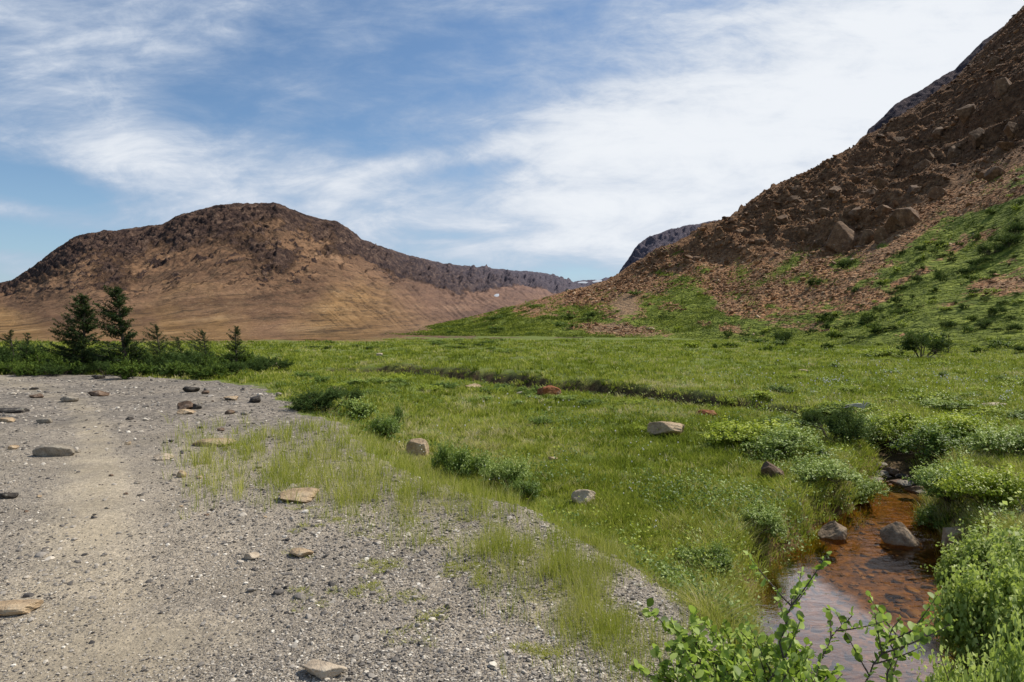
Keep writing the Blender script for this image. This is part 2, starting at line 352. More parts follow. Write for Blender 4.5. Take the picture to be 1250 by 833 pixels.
M = dict(ground=mat_ground(), hill=mat_hill(), mount=mat_mountain('mountain_surface'),
    juniper=mat_leaf('juniper_needles', G_JUN, .15, .35, .7), leaf=mat_leaf('shrub_leaves', G_LEAF, .3, .3), yellow=mat_leaf('yellow_green_leaves', G_YEL, .35, .35),
    darkleaf=mat_leaf('dark_scrub_leaves', [(0, (.012, .026, .006)), (.5, (.055, .095, .018)), (1, (.15, .20, .04))], .25, .3, .7), grey=mat_leaf('grey_green_leaves', G_GREY, .3, .35), pale=mat_leaf('pale_willow_leaves', G_PALE, .5, .35), grass=mat_leaf('grass_blades', G_GRASS, .38, .4, .9),
    spruce=mat_leaf('spruce_needles', [(0, (.006, .013, .006)), (.5, (.024, .042, .016)), (1, (.07, .10, .035))], .1, .3, .7),
    bark=mat_plain('bark', (.11, .085, .065)), twig=mat_plain('twig_bark', (.10, .075, .06)), deadwood=mat_plain('dead_wood', (.42, .40, .38)),
    pebble=mat_tone('pebble_stone', [(0, (.05, .045, .042)), (.3, (.17, .148, .125)), (.6, (.36, .315, .26)), (.85, (.54, .47, .375)), (1, (.74, .67, .56))]),
    scree=mat_tone('scree_stone', [(0, (.045, .024, .012)), (.4, (.21, .10, .042)), (.7, (.36, .19, .085)), (1, (.58, .40, .24))]),
    tan=mat_rock('tan_stone', (.18, .12, .07), (.42, .30, .18), (.6, .47, .31)), grey_rock=mat_rock('grey_brown_stone', (.08, .07, .055), (.25, .21, .16), (.42, .37, .29)),
    brown_rock=mat_rock('brown_stone', (.045, .028, .018), (.14, .088, .055), (.30, .21, .15)), pale_rock=mat_rock('pale_stone', (.22, .17, .12), (.48, .38, .27), (.66, .55, .41)),
    pool_rock=mat_rock('pool_stone', (.06, .042, .026), (.24, .17, .11), (.42, .32, .22)), red_rock=mat_rock('rust_stone', (.08, .022, .008), (.25, .085, .03), (.42, .20, .09)), dark_rock=mat_rock('dark_stone', (.015, .013, .012), (.05, .042, .035), (.12, .1, .08)),
    hillrock=mat_rock('outcrop_stone', (.028, .016, .009), (.15, .082, .040), (.33, .20, .105), .6),
    snow=mat_plain('old_snow', (.62, .64, .66)), cotton=mat_plain('cotton_white', (.66, .63, .55)), water=mat_water())

# ------------------------------------------------------------------ the ground and the right-hand hill: one height field, two sheets
us = np.concatenate([np.arange(-1500, -40, 30), np.arange(-40, 1290, 1.25), np.arange(1292, 2800, 30)])
vs = np.concatenate([np.geomspace(2600, 850, 50), np.arange(846, 560, -1.1), np.arange(560, 432, -.8), np.arange(432, 421, -.5)])
Yn = CAMZ * F / (vs - HOR)
Yf = np.concatenate([np.linspace(Yn[-1] + .4, 330, 620), np.geomspace(340, 6000, 40)])
Yr = np.concatenate([Yn, Yf])
S = (us - 625) / F
X2, Y2 = np.meshgrid(S, Yr); X2 = X2 * Y2
Z2, SD, ST, U2, Q2 = HQ(X2, Y2)
V2 = HOR - F * (Z2 - CAMZ) / Y2
nr, nc = X2.shape
idx = np.arange(nr * nc).reshape(nr, nc)
quads = np.stack([idx[:-1, :-1], idx[:-1, 1:], idx[1:, 1:], idx[1:, :-1]], -1).reshape(-1, 4)
ishill = ((Q2 > 0) & (U2 > 470))
fh = ishill[:-1, :-1].ravel()
def submesh(name, mask, mat, attrs):
    q = quads[mask]; used = np.unique(q); remap = np.full(nr * nc, -1); remap[used] = np.arange(len(used))
    P = np.stack([X2.ravel(), Y2.ravel(), Z2.ravel()], 1)[used]
    return mesh(name, P, remap[q], mat, {k: a.ravel()[used] for k, a in attrs.items()})
n1 = fbm(X2 * .5, Y2 * .5, 3, 201)
tanmask = sst(70, 90, Y2 + 10 * fbm(X2 * .05, Y2 * .1, 3, 203)) * sst(500, 440, U2)
tanmask = np.maximum(tanmask, .8 * sst(.15, .4, fbm(X2 * .08, Y2 * .25, 3, 204)) * sst(60, 80, Y2) * sst(560, 480, U2))
def elli(u, v, cu, cv, a, b, rot=0):
    c, s_ = math.cos(math.radians(rot)), math.sin(math.radians(rot))
    du, dv = u - cu, v - cv
    return np.exp(-(((du * c + dv * s_) / a) ** 2 + ((-du * s_ + dv * c) / b) ** 2))
sparse = elli(U2, V2, 400, 570, 150, 45) + elli(U2, V2, 640, 690, 190, 60, 38)
wear = np.exp(-((U2 - tab(V2, [(455, -60), (470, 30), (490, 92), (520, 112), (560, 118), (620, 112), (700, 95), (830, 60)])) / tab(V2, [(455, 60), (480, 34), (520, 22), (600, 55), (830, 150)])) ** 2) + .7 * elli(U2, V2, 180, 800, 200, 40, -15)
wear = wear * (.75 + .6 * fbm(X2 * 2.5, Y2 * 1.5, 3, 215))
bank = np.interp(Y2, [0, 8, 14, 30], [.45, .5, .55, .8])
wet = np.maximum(sst(1.0, .55, ST / bank + .25 * fbm(X2 * 3, Y2 * 3, 2, 207)), sst(.6, .3, ST + .35 * fbm(X2 * .8, Y2 * .8, 3, 209)) * sst(12, 14, Y2) * (.85 - .3 * sst(-.2, .3, fbm(X2 * .5, Y2 * .5, 2, 208))))
gratt = sst(-.25, .25, SD)
link('ground', submesh('ground', ~fh, M['ground'], dict(near=sst(16, 7, Y2), gravel=gratt, tan=tanmask, wet=wet, wear=wear, sparse=sparse)), kind='structure')
# where the hill is green
GL = [(480, 360), (620, 372), (700, 378), (750, 372), (800, 352), (850, 340), (872, 368), (888, 396), (1000, 398), (1045, 385), (1070, 352), (1110, 315), (1150, 285), (1200, 262), (1250, 232), (1500, 150)]
def greenness(U, V, X, Z):
    g = sst(-26, 26, V - tab(U, GL) + 70 * fbm(X * .09, Z * .16 + X * .03, 5, 301, .65))
    for cu, cv, a, b, r, k in [(960, 325, 34, 9, -35, .75), (1035, 322, 22, 9, -10, .9), (995, 345, 28, 7, 0, .6), (905, 335, 14, 14, 0, .6), (1120, 300, 50, 8, -38, .9), (1215, 215, 20, 12, 0, .4), (1075, 300, 10, 6, 0, .5),
                               (1245, 275, 22, 30, 0, 1.0), (930, 345, 20, 6, -20, .7), (900, 362, 16, 8, 10, .6), (975, 340, 22, 6, -20, .75), (1010, 375, 26, 6, -10, .6), (1055, 345, 20, 6, -25, .7), (945, 385, 30, 5, 0, .6), (860, 330, 12, 8, 0, .6), (1150, 262, 12, 5, -40, .6), (835, 355, 30, 12, 0, .7), (1030, 310, 8, 8, 0, .5), (985, 370, 25, 5, 0, .4)]:
        g = np.maximum(g, k * elli(U, V, cu, cv, a, b, r))
    for cu, cv, a, b, r, k in [(1225, 348, 45, 14, -8, 1.1), (765, 372, 20, 16, 30, 1.2), (755, 403, 48, 6, 4, 1.2), (860, 395, 14, 5, 0, .6), (1170, 300, 22, 8, -35, .8), (1100, 345, 26, 6, -30, .75), (1200, 290, 30, 6, -30, .7), (1150, 372, 30, 5, -5, .6), (820, 375, 22, 7, 10, .7), (1060, 372, 24, 7, -20, .8), (1235, 320, 16, 8, 0, .6), (1130, 330, 12, 6, 0, .7), (1110, 410, 25, 3, 0, .5), (640, 385, 14, 4, 0, .7), (700, 362, 40, 5, -25, .8)]:
        g = g * (1 - np.clip(k * elli(U, V, cu, cv, a, b, r), 0, 1))
    return g
g = greenness(U2, V2, X2, Z2)
g = np.where(V2 > 412, 1, g) 
g = g * (1 - np.clip(1.2 * elli(U2, V2, 755, 403, 48, 6, 4), 0, 1))
tn = np.clip(1.3 * elli(U2, V2, 765, 374, 18, 16, 30) + 1.3 * elli(U2, V2, 755, 403, 52, 7, 4), 0, 1)
cragm = sst(8, -25, V2 - tab(U2, CRAG) + 16 * fbm(X2 * .06, Z2 * .12, 3, 66))
link('hillside', submesh('hillside', fh, M['hill'], dict(green=g, crag=cragm, tan=tn, high_shade=sst(290, 130, V2 + 50 * fbm(X2 * .03, Z2 * .05, 3, 311)))), kind='structure')  # last mask carries the painted shade of the upper slope

# ------------------------------------------------------------------ the mountain across the valley and the far plateaus
def range_sheet(name, crest, ybase, ytop, zbase, du, nrow, p, mat, cliff_fn, amp, u0, u1, far=None, back=1.5):
    uu = np.arange(u0, u1 + du, du); t = np.linspace(0, 1, nrow); tb = np.array([1.03, 1.1, 1.25, back])
    tt = np.concatenate([t, tb])[:, None]
    yb = tab(uu, ybase); yc = tab(uu, ytop); ec = (HOR - tab(uu, crest)) / F; zc = CAMZ + ec * yc
    q = np.clip(tt, 0, 1) ** 1.25
    Yv = yb + (yc - yb) * q + (yc - yb) * np.clip(tt - 1, 0, None)
    k = tab(uu, p)
    Zv = zbase + (zc - zbase) * (q ** k) - (zc - zbase) * .25 * np.clip(tt - 1, 0, None)
    Xv = (uu - 625) / F * Yv
    edge = 1 - .8 * np.exp(-((tt - 1) / .035) ** 2)
    Uv = np.broadcast_to(uu, Yv.shape); Vv = HOR - F * (Zv - CAMZ) / Yv
    cliff, gully, disp, foot = cliff_fn(Uv, Vv, q + 0 * Uv, Xv, Zv, Yv)
    Zv = Zv + disp * edge * amp * Yv / 1000
    nr, nc = Yv.shape; ix = np.arange(nr * nc).reshape(nr, nc)
    Fq = np.stack([ix[:-1, :-1], ix[:-1, 1:], ix[1:, 1:], ix[1:, :-1]], -1).reshape(-1, 4)
    fa = far(Uv, Yv) if far else np.zeros_like(Yv)
    me = mesh(name, np.stack([Xv.ravel(), Yv.ravel(), Zv.ravel()], 1), Fq, mat, dict(cliff=cliff.ravel(), gully=gully.ravel(), far=fa.ravel(), foot=foot.ravel()))
    link(name, me, kind='structure')
    return Xv, Yv, Zv
LC = [(-1200, 400), (-700, 396), (-300, 380), (-60, 358), (0, 346), (18, 340), (40, 326), (62, 308), (90, 290), (104, 285), (130, 281), (170, 278), (198, 273), (215, 265), (240, 257), (268, 250), (300, 248), (338, 248), (355, 255), (372, 262),
      (392, 268), (410, 270), (425, 279), (442, 292), (470, 303), (500, 312), (540, 322), (570, 325), (600, 328), (640, 331), (668, 334), (690, 341), (708, 349), (730, 355), (800, 372), (900, 385)]
CB = [(-1000, 385), (0, 362), (60, 358), (110, 345), (150, 352), (200, 330), (260, 318), (300, 326), (340, 352), (365, 340), (385, 325), (410, 310), (440, 318), (480, 338), (520, 350), (560, 362), (610, 356), (640, 352), (700, 362), (800, 375)]
def left_fn(U, V, q, X, Z, Y):
    top = tab(U, LC); cb = tab(U, CB)
    rel = (V - top) / np.maximum(cb - top, 6)           # 0 at the skyline, 1 at the foot of the crags
    wob = fbm(U * .018, V * .03, 5, 401, .6)
    cliff = sst(1.15, .15, rel + .9 * wob)
    lightband = sst(280, 330, U) * sst(420, 380, U) * sst(262, 275, V) * sst(330, 290, V)
    cliff = cliff * (1 - .75 * lightband * sst(-.1, .25, wob + .1))
    outc = sst(.62, .8, ridged(U * .022 + V * .03, (V - .3 * np.abs(U - 300)) * .085, 5, 461, .62) + .12 * wob) * sst(2.1, .8, rel) * sst(560, 440, U)
    cliff = np.maximum(cliff, .95 * outc * sst(.12, .4, q)); cliff = np.maximum(cliff, sst(1.05, .75, rel + .35 * wob) * sst(380, 430, U))
    # talus gullies fall to the right on the right half of the mountain
    a = U * .9 - V * .0
    dr = np.interp(U, [250, 400, 600], [.35, .95, 1.0])
    gx = (U - (V - 300) * dr * 1.25) + 8 * fbm(U * .03, V * .03, 3, 409)
    gul = ridged(gx * .075, V * .008, 4, 411, .65)
    gmask = sst(330, 430, U) * sst(.5, 1.1, rel) * sst(415, 385, V)
    gully = gmask * sst(.72, .95, gul)
    d = 16 * cliff * (ridged((U + V * .5) * .03, (V - U * .25) * .07, 6, 421, .68) - .6) + 6 * cliff * fbm(U * .16, V * .34, 4, 431, .65)
    d = d + sst(400, 460, U) * sst(1.1, .8, rel) * 3.5 * (ridged(U * .09, V * .03, 4, 471, .6) - .6)
    d = d + 9 * sst(1.8, .6, rel) * sst(.1, .4, q) * (ridged(U * .035 + V * .02, (V - .35 * np.abs(U - 300)) * .12, 5, 433, .62) - .6)
    d = d - 2.5 * gmask * (sst(.4, 1, gul))
    d = d + 5 * fbm(U * .02, V * .04, 4, 441) * sst(.02, .2, q) + 2.0 * ridged(U * .05, V * .18, 4, 451) * sst(.05, .3, q) 
    foot = sst(1.3, 2.6, rel + .9 * wob) * sst(640, 420, U)
    return cliff, gully, d, foot
LX, LY, LZ = range_sheet('mountain', LC, [(-1200, 85), (430, 88), (560, 95), (900, 120)], [(-1200, 900), (0, 950), (340, 1000), (480, 1350), (600, 2100), (700, 3000), (900, 3400)], .15, 1.3, 560,
            [(0, 1.6), (340, 1.75), (600, 1.7)], M['mount'], left_fn, 1.0, -1200 if False else -420, 860,
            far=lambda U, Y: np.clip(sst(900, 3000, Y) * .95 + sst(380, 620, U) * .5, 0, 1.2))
def plateau_fn(U, V, q, X, Z, Y):
    c = np.ones_like(U) * .9
    d = 18 * (ridged(U * .05, V * .1, 5, 501) - .6) + 6 * fbm(U * .2, V * .3, 3, 503)
    return c, 0 * U, d, 0 * U
PC = [(700, 400), (738, 352), (752, 338), (757, 330), (766, 318), (775, 303), (785, 293), (800, 286), (815, 281), (835, 276), (855, 273), (870, 270), (890, 268), (940, 262), (1000, 255)]
range_sheet('plateau', PC, [(700, 1500), (1000, 1500)], [(700, 1900), (1000, 2100)], -2, 1.3, 120, [(0, .7), (2000, .7)], M['mount'], plateau_fn, .8, 700, 1000, far=lambda U, Y: 1.2 + 0 * Y)  # dark blue haze of this ridge comes from the painted mask
SCR = [(1020, 260), (1060, 158), (1068, 152), (1078, 143), (1092, 128), (1105, 120), (1125, 110), (1145, 96), (1165, 85), (1180, 70), (1200, 50), (1300, -20)]
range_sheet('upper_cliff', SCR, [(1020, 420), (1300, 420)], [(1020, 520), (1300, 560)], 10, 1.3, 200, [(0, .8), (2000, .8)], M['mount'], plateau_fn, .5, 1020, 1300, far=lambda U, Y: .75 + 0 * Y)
DC = [(560, 372), (660, 356), (700, 345), (715, 342), (735, 341), (750, 338), (765, 336), (800, 345), (900, 380)]
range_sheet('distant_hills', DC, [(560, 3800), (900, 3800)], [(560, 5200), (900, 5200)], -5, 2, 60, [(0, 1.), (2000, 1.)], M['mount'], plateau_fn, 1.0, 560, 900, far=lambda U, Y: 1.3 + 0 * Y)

# snow patches
def snow(u, v, w, h, Y, label, tilt=0, seed=0):
    k = 26; a = np.linspace(0, 2 * np.pi, k, endpoint=False)
    r = 1 + .45 * fbm(np.cos(a) * 2 + seed, np.sin(a) * 2, 3, seed)
    du = np.cos(a) * w / 2 * r; dv = np.sin(a) * h / 2 * r
    c, s_ = math.cos(tilt), math.sin(tilt); du, dv = du * c - dv * s_, du * s_ + dv * c
    cx = (u - 625) / F * Y; cz = CAMZ + (HOR - v) / F * Y
    P = [(0, 0, h * .15 / F * Y)] + [(x / F * Y, -y_ / F * Y * 1.1, -y_ / F * Y) for x, y_ in zip(du, dv)]
    Fc = [(0, i + 1, (i + 1) % k + 1) for i in range(k)]
    link('snow_patch', mesh('snow_patch', np.array(P), np.array(Fc)[:, ::-1], M['snow'], None), None, (cx, Y, cz), label, 'snow patch', 'snow patches left on the far slopes')
def sheet_depth(u, v):
    V = HOR - F * (LZ - CAMZ) / LY; U = 625 + F * LX / LY
    d = (U - u) ** 2 + (V - v) ** 2; i = np.unravel_index(np.argmin(d), d.shape); return LY[i]
snow(606, 361, 7, 4, sheet_depth(606, 361) - 25, 'white snow patch low in the gully of the far valley wall, the lower of two', -.4, 3)
snow(613, 354, 4, 3, sheet_depth(613, 354) - 25, 'tiny white snow patch on the far valley wall, the upper of two', -.4, 5)
snow(712, 345, 13, 2.2, 3700, 'thin white snow streak on the distant hills at the end of the valley', 0, 7)
snow(729, 343.5, 12, 2.5, 3700, 'broader white snow streak on the distant hills beside the dark plateau', -.1, 9)

# ------------------------------------------------------------------ rocks
def ico(sub):
    import bmesh
    bm = bmesh.new(); bmesh.ops.create_icosphere(bm, subdivisions=sub, radius=1)
    V = np.array([v.co[:] for v in bm.verts]); Fc = np.array([[v.index for v in f.verts] for f in bm.faces]); bm.free(); return V, Fc
ICO = {k: ico(k) for k in (1, 2, 3, 5)}
def rock_shape(sub, seed, cuts=9, rough=.06, boxy=.0):
    r = np.random.default_rng(seed); V, Fc = ICO[sub]; V = V.copy()
    for i in range(cuts):
        nrm = r.normal(size=3); nrm /= np.linalg.norm(nrm); d = r.uniform(.45, .85)
        pr = V @ nrm; V = V - np.outer(np.maximum(0, pr - d), nrm) * .96
    if rough:
        n = fbm(V[:, 0] * 1.8 + seed, V[:, 1] * 1.8 + V[:, 2] * 1.3, 4, seed % 97, .55)
        n2 = fbm(V[:, 2] * 5 + seed, V[:, 0] * 5 - V[:, 1] * 4, 3, seed % 89, .55)
        L = np.linalg.norm(V, axis=1, keepdims=True); V = V * (1 + (n * rough * 2 + n2 * rough * .5)[:, None])
    ext = (V.max(0) - V.min(0)) / 2; V = (V - (V.max(0) + V.min(0)) / 2) / ext
    return V, Fc
def boulder(u, v, w, h, mat, label, cat='boulder', group=None, depth=.8, seed=None, tilt=0, rz=None, cuts=9, name='boulder', sink=.25, z=None, taper=0.):
    """w, h: how wide and how tall it shows; converted to metres at its place on the ground"""
    if z is None: x, Y, zz = hit(u, v)
    else: x, Y = px(u, v, z); zz = z
    W = w / F * Y; Hh = h / F * Y
    seed = seed if seed is not None else int(abs(u * 13 + v * 7)) % 9973
    V, Fc = rock_shape(5 if W > .3 or w > 20 else 3, seed, cuts, .035 if mat == 'hillrock' else .07)
    V[:, :2] *= (1 - taper * (V[:, 2:3] + 1) / 2); V[:, 0] += .25 * taper * V[:, 2] * -.5
    V = V * np.array([W / 2, W / 2 * depth, Hh / 2 * (1 + sink)])
    c, s_ = math.cos(tilt), math.sin(tilt); V = V @ np.array([[c, 0, -s_], [0, 1, 0], [s_, 0, c]])
    lift = Hh / 2 * (1 - sink)
    o = link(name, mesh(name, V, Fc, M[mat]), None, (x, Y + W * depth * .35, zz + lift), label, cat, group)
    return o
B = [
 (62, 557, 46, 14, 'grey_rock', 'grey wedge-shaped boulder alone on the gravel path at the left', .7, .08),
 (508, 558, 29, 21, 'tan', 'rounded grey-tan boulder at the edge of the grass beside the dark leafy shrub', .9, 0),
 (713, 616, 30, 17, 'pale_rock', 'pale rounded boulder in the grass just above the gravel bank', .8, .1),
 (817, 534, 48, 18, 'tan', 'broad tan boulder with a dark crack standing in mid meadow', .7, .08),
 (946, 587, 30, 19, 'brown_rock', 'brown tilted boulder in the grass left of the stream', .8, .35),
 (670, 487, 32, 16, 'red_rock', 'rust-red boulder in the cut bank across the meadow', .8, 0),
 (258, 545, 54, 8, 'tan', 'long flat tan slab lying on the gravel left of the tall grass', .5, 0),
 (224, 500, 22, 10, 'brown_rock', 'brown stone resting behind a flat tan one on the gravel', .8, 0),
 (225, 506, 22, 6, 'tan', 'flat tan stone in front of the brown one on the gravel', .7, 0),
 (239, 500, 11, 7, 'dark_rock', 'small dark grey stone right beside the brown and tan pair', .8, 0),
 (82, 491, 21, 8, 'grey_rock', 'low humped stone by the bend of the gravel track', .8, 0),
 (42, 486, 20, 5, 'brown_rock', 'thin brown slab on the track left of the humped stone', .8, 0),
 (40, 476, 10, 3, 'dark_rock', 'small dark stone farthest back on the gravel track', .8, 0),
 (116, 484, 24, 7, 'brown_rock', 'mossy flat brown stone on the far part of the gravel', .8, 0),
 (230, 479, 20, 7, 'dark_rock', 'dark low stone at the far edge of the gravel below the hedge', .8, 0),
 (249, 481, 10, 4, 'brown_rock', 'little rust-brown stone beside the dark low stone at the far gravel edge', .8, 0),
 (280, 489, 18, 5, 'tan', 'flat yellowish stone on the far gravel left of a dark stone', .8, 0),
 (309, 492, 16, 8, 'dark_rock', 'dark stone at the right end of the far gravel', .8, 0),
 (279, 506, 12, 5, 'brown_rock', 'small brown stone on the gravel below the flat yellowish one', .8, 0),
 (297, 507, 9, 4, 'grey_rock', 'small grey stone right of the small brown stone on the gravel', .8, 0),
 (340, 484, 8, 5, 'grey_rock', 'small grey stone at the gravel rim beside the juniper', .8, 0),
 (117, 463, 14, 5, 'dark_rock', 'dark stone at the foot of the hedge', .8, 0),
 (360, 613, 48, 13, 'tan', 'sandy tan rock half buried in the gravel under the tall grass', .9, 0),
 (392, 829, 60, 15, 'pale_rock', 'pale sandy slab lying in the gravel at the very front', .6, 0),
 (8, 752, 54, 12, 'tan', 'tan slab cut by the left edge of the gravel foreground', .7, 0),
 (4, 504, 46, 5, 'dark_rock', 'long dark slab on the track at the left edge', .5, 0),
 (4, 516, 22, 5, 'tan', 'tan stone just below the long dark slab', .8, 0),
 (6, 609, 22, 7, 'dark_rock', 'dark stone at the left edge of the gravel in middle distance', .8, 0),
 (14, 549, 13, 5, 'tan', 'small tan stone left of the grey wedge-shaped boulder', .8, 0),
 (52, 517, 18, 6, 'grey_rock', 'low grey stone on the track above the grey wedge boulder', .8, 0),
 (196, 562, 24, 7, 'pale_rock', 'pale flat stone on the gravel below the long slab', .8, 0),
 (220, 583, 12, 8, 'tan', 'small yellow-tan stone on the open gravel left of the tall grass', .8, 0),
 (365, 681, 30, 9, 'tan', 'small tan stone among yellow moss on the gravel', .8, 0),
 (305, 684, 20, 8, 'pale_rock', 'pale stone left of the mossy tan stone on the gravel', .8, 0),
 (742, 668, 28, 6, 'grey_rock', 'flat grey slab at the rim of the gravel bank', .6, 0),
 (714, 661, 15, 6, 'dark_rock', 'dark flat stone left of the slab on the rim of the gravel bank', .6, 0),
 (335, 449, 12, 6, 'pale_rock', 'pale stone in the meadow at the right end of the hedge', .8, .3),
 (463, 435, 8, 4, 'pale_rock', 'tiny pale stone in the far meadow under the mountain slope', .8, 0),
 (578, 475, 22, 6, 'tan', 'tan rock in the cut bank left of the rust-red boulder', .8, 0),
 (634, 482, 10, 4, 'grey_rock', 'small grey stone just left of the rust-red boulder', .8, 0),
 (797, 491, 12, 5, 'grey_rock', 'small grey stone in the cut bank right of the rust-red boulder', .8, 0),
 (868, 510, 30, 9, 'red_rock', 'reddish flat rock at the stream bank behind the yellow-green shrubs', .8, 0),
 (876, 498, 14, 5, 'brown_rock', 'brown stone in the turf just above the reddish flat rock', .8, 0),
 (985, 455, 15, 4, 'tan', 'low tan rock in the far meadow beyond the stream', .8, 0),
 (1145, 502, 20, 6, 'brown_rock', 'brown flat rock in the right meadow beyond the shrubs', .8, 0),
 (1218, 497, 34, 5, 'pale_rock', 'long pale rock in the meadow near the right edge', .8, 0),
 (1100, 548, 24, 9, 'dark_rock', 'dark rounded rock under the shrubs at the head of the stream', .8, 0),
 (795, 403, 10, 3, 'pale_rock', 'small pale rock at the foot of the green slope', .8, 0),
 (1240, 593, 12, 7, 'grey_rock', 'grey stone on the right bank at the picture edge', .8, 0),
 (675, 562, 12, 4, 'tan', 'small tan stone hidden in the meadow grass', .8, 0),
]
for u, v, w, h, mt, lab, dp, tl in B: boulder(u, v, w, h, mt, lab, depth=dp, tilt=tl, cat='boulder' if w > 25 else 'stone', name='boulder' if w > 25 else 'stone')
boulder(1022, 664, 42, 24, 'pool_rock', 'rounded brown boulder on the left edge of the pool, wet at its foot', z=-.8, sink=.2, taper=.35, cuts=5)
boulder(1110, 673, 74, 31, 'pool_rock', 'grey-brown pyramid-shaped boulder standing in the middle of the pool', z=-.8, cuts=7, seed=78, sink=.2, taper=.72)
boulder(1172, 668, 34, 22, 'tan', 'tan boulder half under the shrubs on the right edge of the pool', z=-.75)
boulder(1185, 690, 26, 14, 'brown_rock', 'low brown rock behind the willow at the right of the pool', z=-.75)
# riffle stones
rr = random.Random(4)
for i in range(26):
    u = rr.uniform(1068, 1142); v = 578 + (u - 1068) * .28 + rr.uniform(-10, 12)
    w = rr.uniform(9, 24)
    boulder(u, v, w, w * rr.uniform(.25, .4), rr.choice(['dark_rock', 'grey_rock', 'brown_rock', 'dark_rock']), 'wet dark stone in the riffle at the head of the pool', 'stone', 'stones in the riffle', z=-.78, seed=i + 900, name='stone')
# small stones of the far gravel
for i in range(46):
    u = rr.uniform(0, 400); v = rr.uniform(470, 640)
    x, Y = px(u, v)
    if poly_sd(np.array([x]), np.array([Y]), GRAVEL)[0] < .3: continue
    w = rr.choice([4, 5, 6, 7, 9])
    boulder(u, v, w, w * .4, rr.choice(['grey_rock', 'tan', 'dark_rock', 'brown_rock']), 'small loose stone lying on the grey gravel of the track', 'stone', 'small stones on the gravel', seed=i + 300, name='stone')
# outcrop blocks on the right hill
boulder(1036, 304, 44, 36, 'hillrock', 'big square brown boulder at the foot of the outcrop on the right hill', seed=61, cuts=14, depth=.9, sink=.3)
boulder(1108, 278, 40, 26, 'hillrock', 'broad shadowed buttress block right of the square boulder', seed=63, cuts=14, sink=.5)
for i, (u, v, w, h) in enumerate([(1062, 297, 24, 22), (1080, 292, 26, 20), (1048, 222, 20, 14), (1010, 262, 22, 12), (985, 288, 20, 12), (960, 270, 24, 12), (1150, 240, 30, 18), (1170, 190, 26, 18), (1050, 262, 26, 15), (1120, 235, 26, 14),
        (1020, 235, 22, 12), (1200, 170, 30, 20), (930, 298, 18, 9), (905, 285, 20, 9), (1185, 140, 26, 18), (1130, 205, 26, 14), (1090, 205, 20, 12), (1220, 215, 30, 16), (1082, 262, 26, 16), (1000, 300, 18, 10), (850, 318, 14, 7), (880, 300, 16, 8),
        (1230, 110, 30, 20), (1215, 80, 20, 15), (1100, 175, 18, 12), (1065, 240, 20, 13), (970, 245, 18, 9), (1150, 165, 22, 14), (1240, 160, 24, 16), (905, 305, 14, 7)]):
    boulder(u, v, w * .8, h * .8, 'hillrock', 'weathered brown block standing out of the crags of the right hill', 'rock outcrop', 'rock blocks of the hillside crags', seed=700 + i, cuts=22, sink=.7, name='rock_outcrop', tilt=rr.uniform(-.4, .2))

def scatter(name, pos, scl, rotz, tilt, templates, mat, tone, kind='stuff', label=None, cat=None, smooth=False):
    """merge many small copies into one mesh"""
    Vs, Fs, Ts = [], [], []; off = 0
    which = RNG.integers(0, len(templates), len(pos))
    for k, (V, Fc) in enumerate(templates):
        m = which == k; n = m.sum()
        if not n: continue
        c, s_ = np.cos(rotz[m]), np.sin(rotz[m]); P = V[None] * scl[m][:, None, :]
        ct, stt = np.cos(tilt[m])[:, None], np.sin(tilt[m])[:, None]
        x0, y0, z0 = P[..., 0], P[..., 1], P[..., 2]
        x1, z1 = x0 * ct - z0 * stt, x0 * stt + z0 * ct
        X = x1 * c[:, None] - y0 * s_[:, None]; Y = x1 * s_[:, None] + y0 * c[:, None]
        P = np.stack([X, Y, z1], -1) + pos[m][:, None, :]
        Vs.append(P.reshape(-1, 3)); Fs.append((Fc[None] + (np.arange(n) * len(V))[:, None, None] + off).reshape(-1, Fc.shape[1]))
        Ts.append(np.repeat(tone[m], len(V))); off += n * len(V)
    me = mesh(name, np.concatenate(Vs), np.concatenate(Fs), M[mat], dict(tone=np.concatenate(Ts)), smooth)
    return link(name, me, kind=kind, label=label, cat=cat)
# gravel pebbles, denser near
n = 150000
u = RNG.uniform(-150, 960, n); v = 455 + (960 - 455) * RNG.uniform(0, 1, n) ** .75
x, Y = px(u, v); z, sd, st, _, _ = HQ(x, Y)
keep = (RNG.uniform(0, 1, n) > 1.1 * (elli(u, v, 120, 600, 120, 110, -60) + elli(u, v, 150, 790, 220, 40, -15) * .7)) & (sd > -.05 + RNG.normal(0, .3, n)) & (Y < 16) & (st > .4)
x, Y, z = x[keep], Y[keep], z[keep]; n = len(x)
size = np.clip(RNG.lognormal(-5.5, .5, n), .002, .022) * np.clip(Y / 4.5, .85, 1.7) * (1 + .28 * sst(200, 480, u[keep]) * sst(560, 680, v[keep]))
scl = np.stack([size, size * RNG.uniform(.6, 1, n), size * RNG.uniform(.35, .65, n)], 1)
patch = fbm(x * 1.2, Y * 1.2, 3, 801)
scatter('gravel_pebbles', np.stack([x, Y, z + scl[:, 2] * .3], 1), scl, RNG.uniform(0, 6.28, n), RNG.normal(0, .35, n), [rock_shape(1, s, 3, 0) for s in range(6)], 'pebble', np.clip(RNG.normal(.46 + .15 * patch, .27, n), 0, 1))
n = 20000
u = RNG.uniform(-80, 860, n); Y = RNG.uniform(4, 24, n); x = (u - 625) / F * Y; z, sd, st, _, _ = HQ(x, Y)
k = (sd > .1) & (RNG.uniform(0, 1, n) < .35 + 1.1 * fbm(x * .7, Y * .7, 3, 805)); x, Y, z = x[k], Y[k], z[k]; n = len(x)
size = np.clip(RNG.lognormal(-4.1, .5, n), .008, .07) * np.clip(Y / 12, .7, 1.4); scl = np.stack([size, size * RNG.uniform(.6, 1, n), size * RNG.uniform(.35, .6, n)], 1)
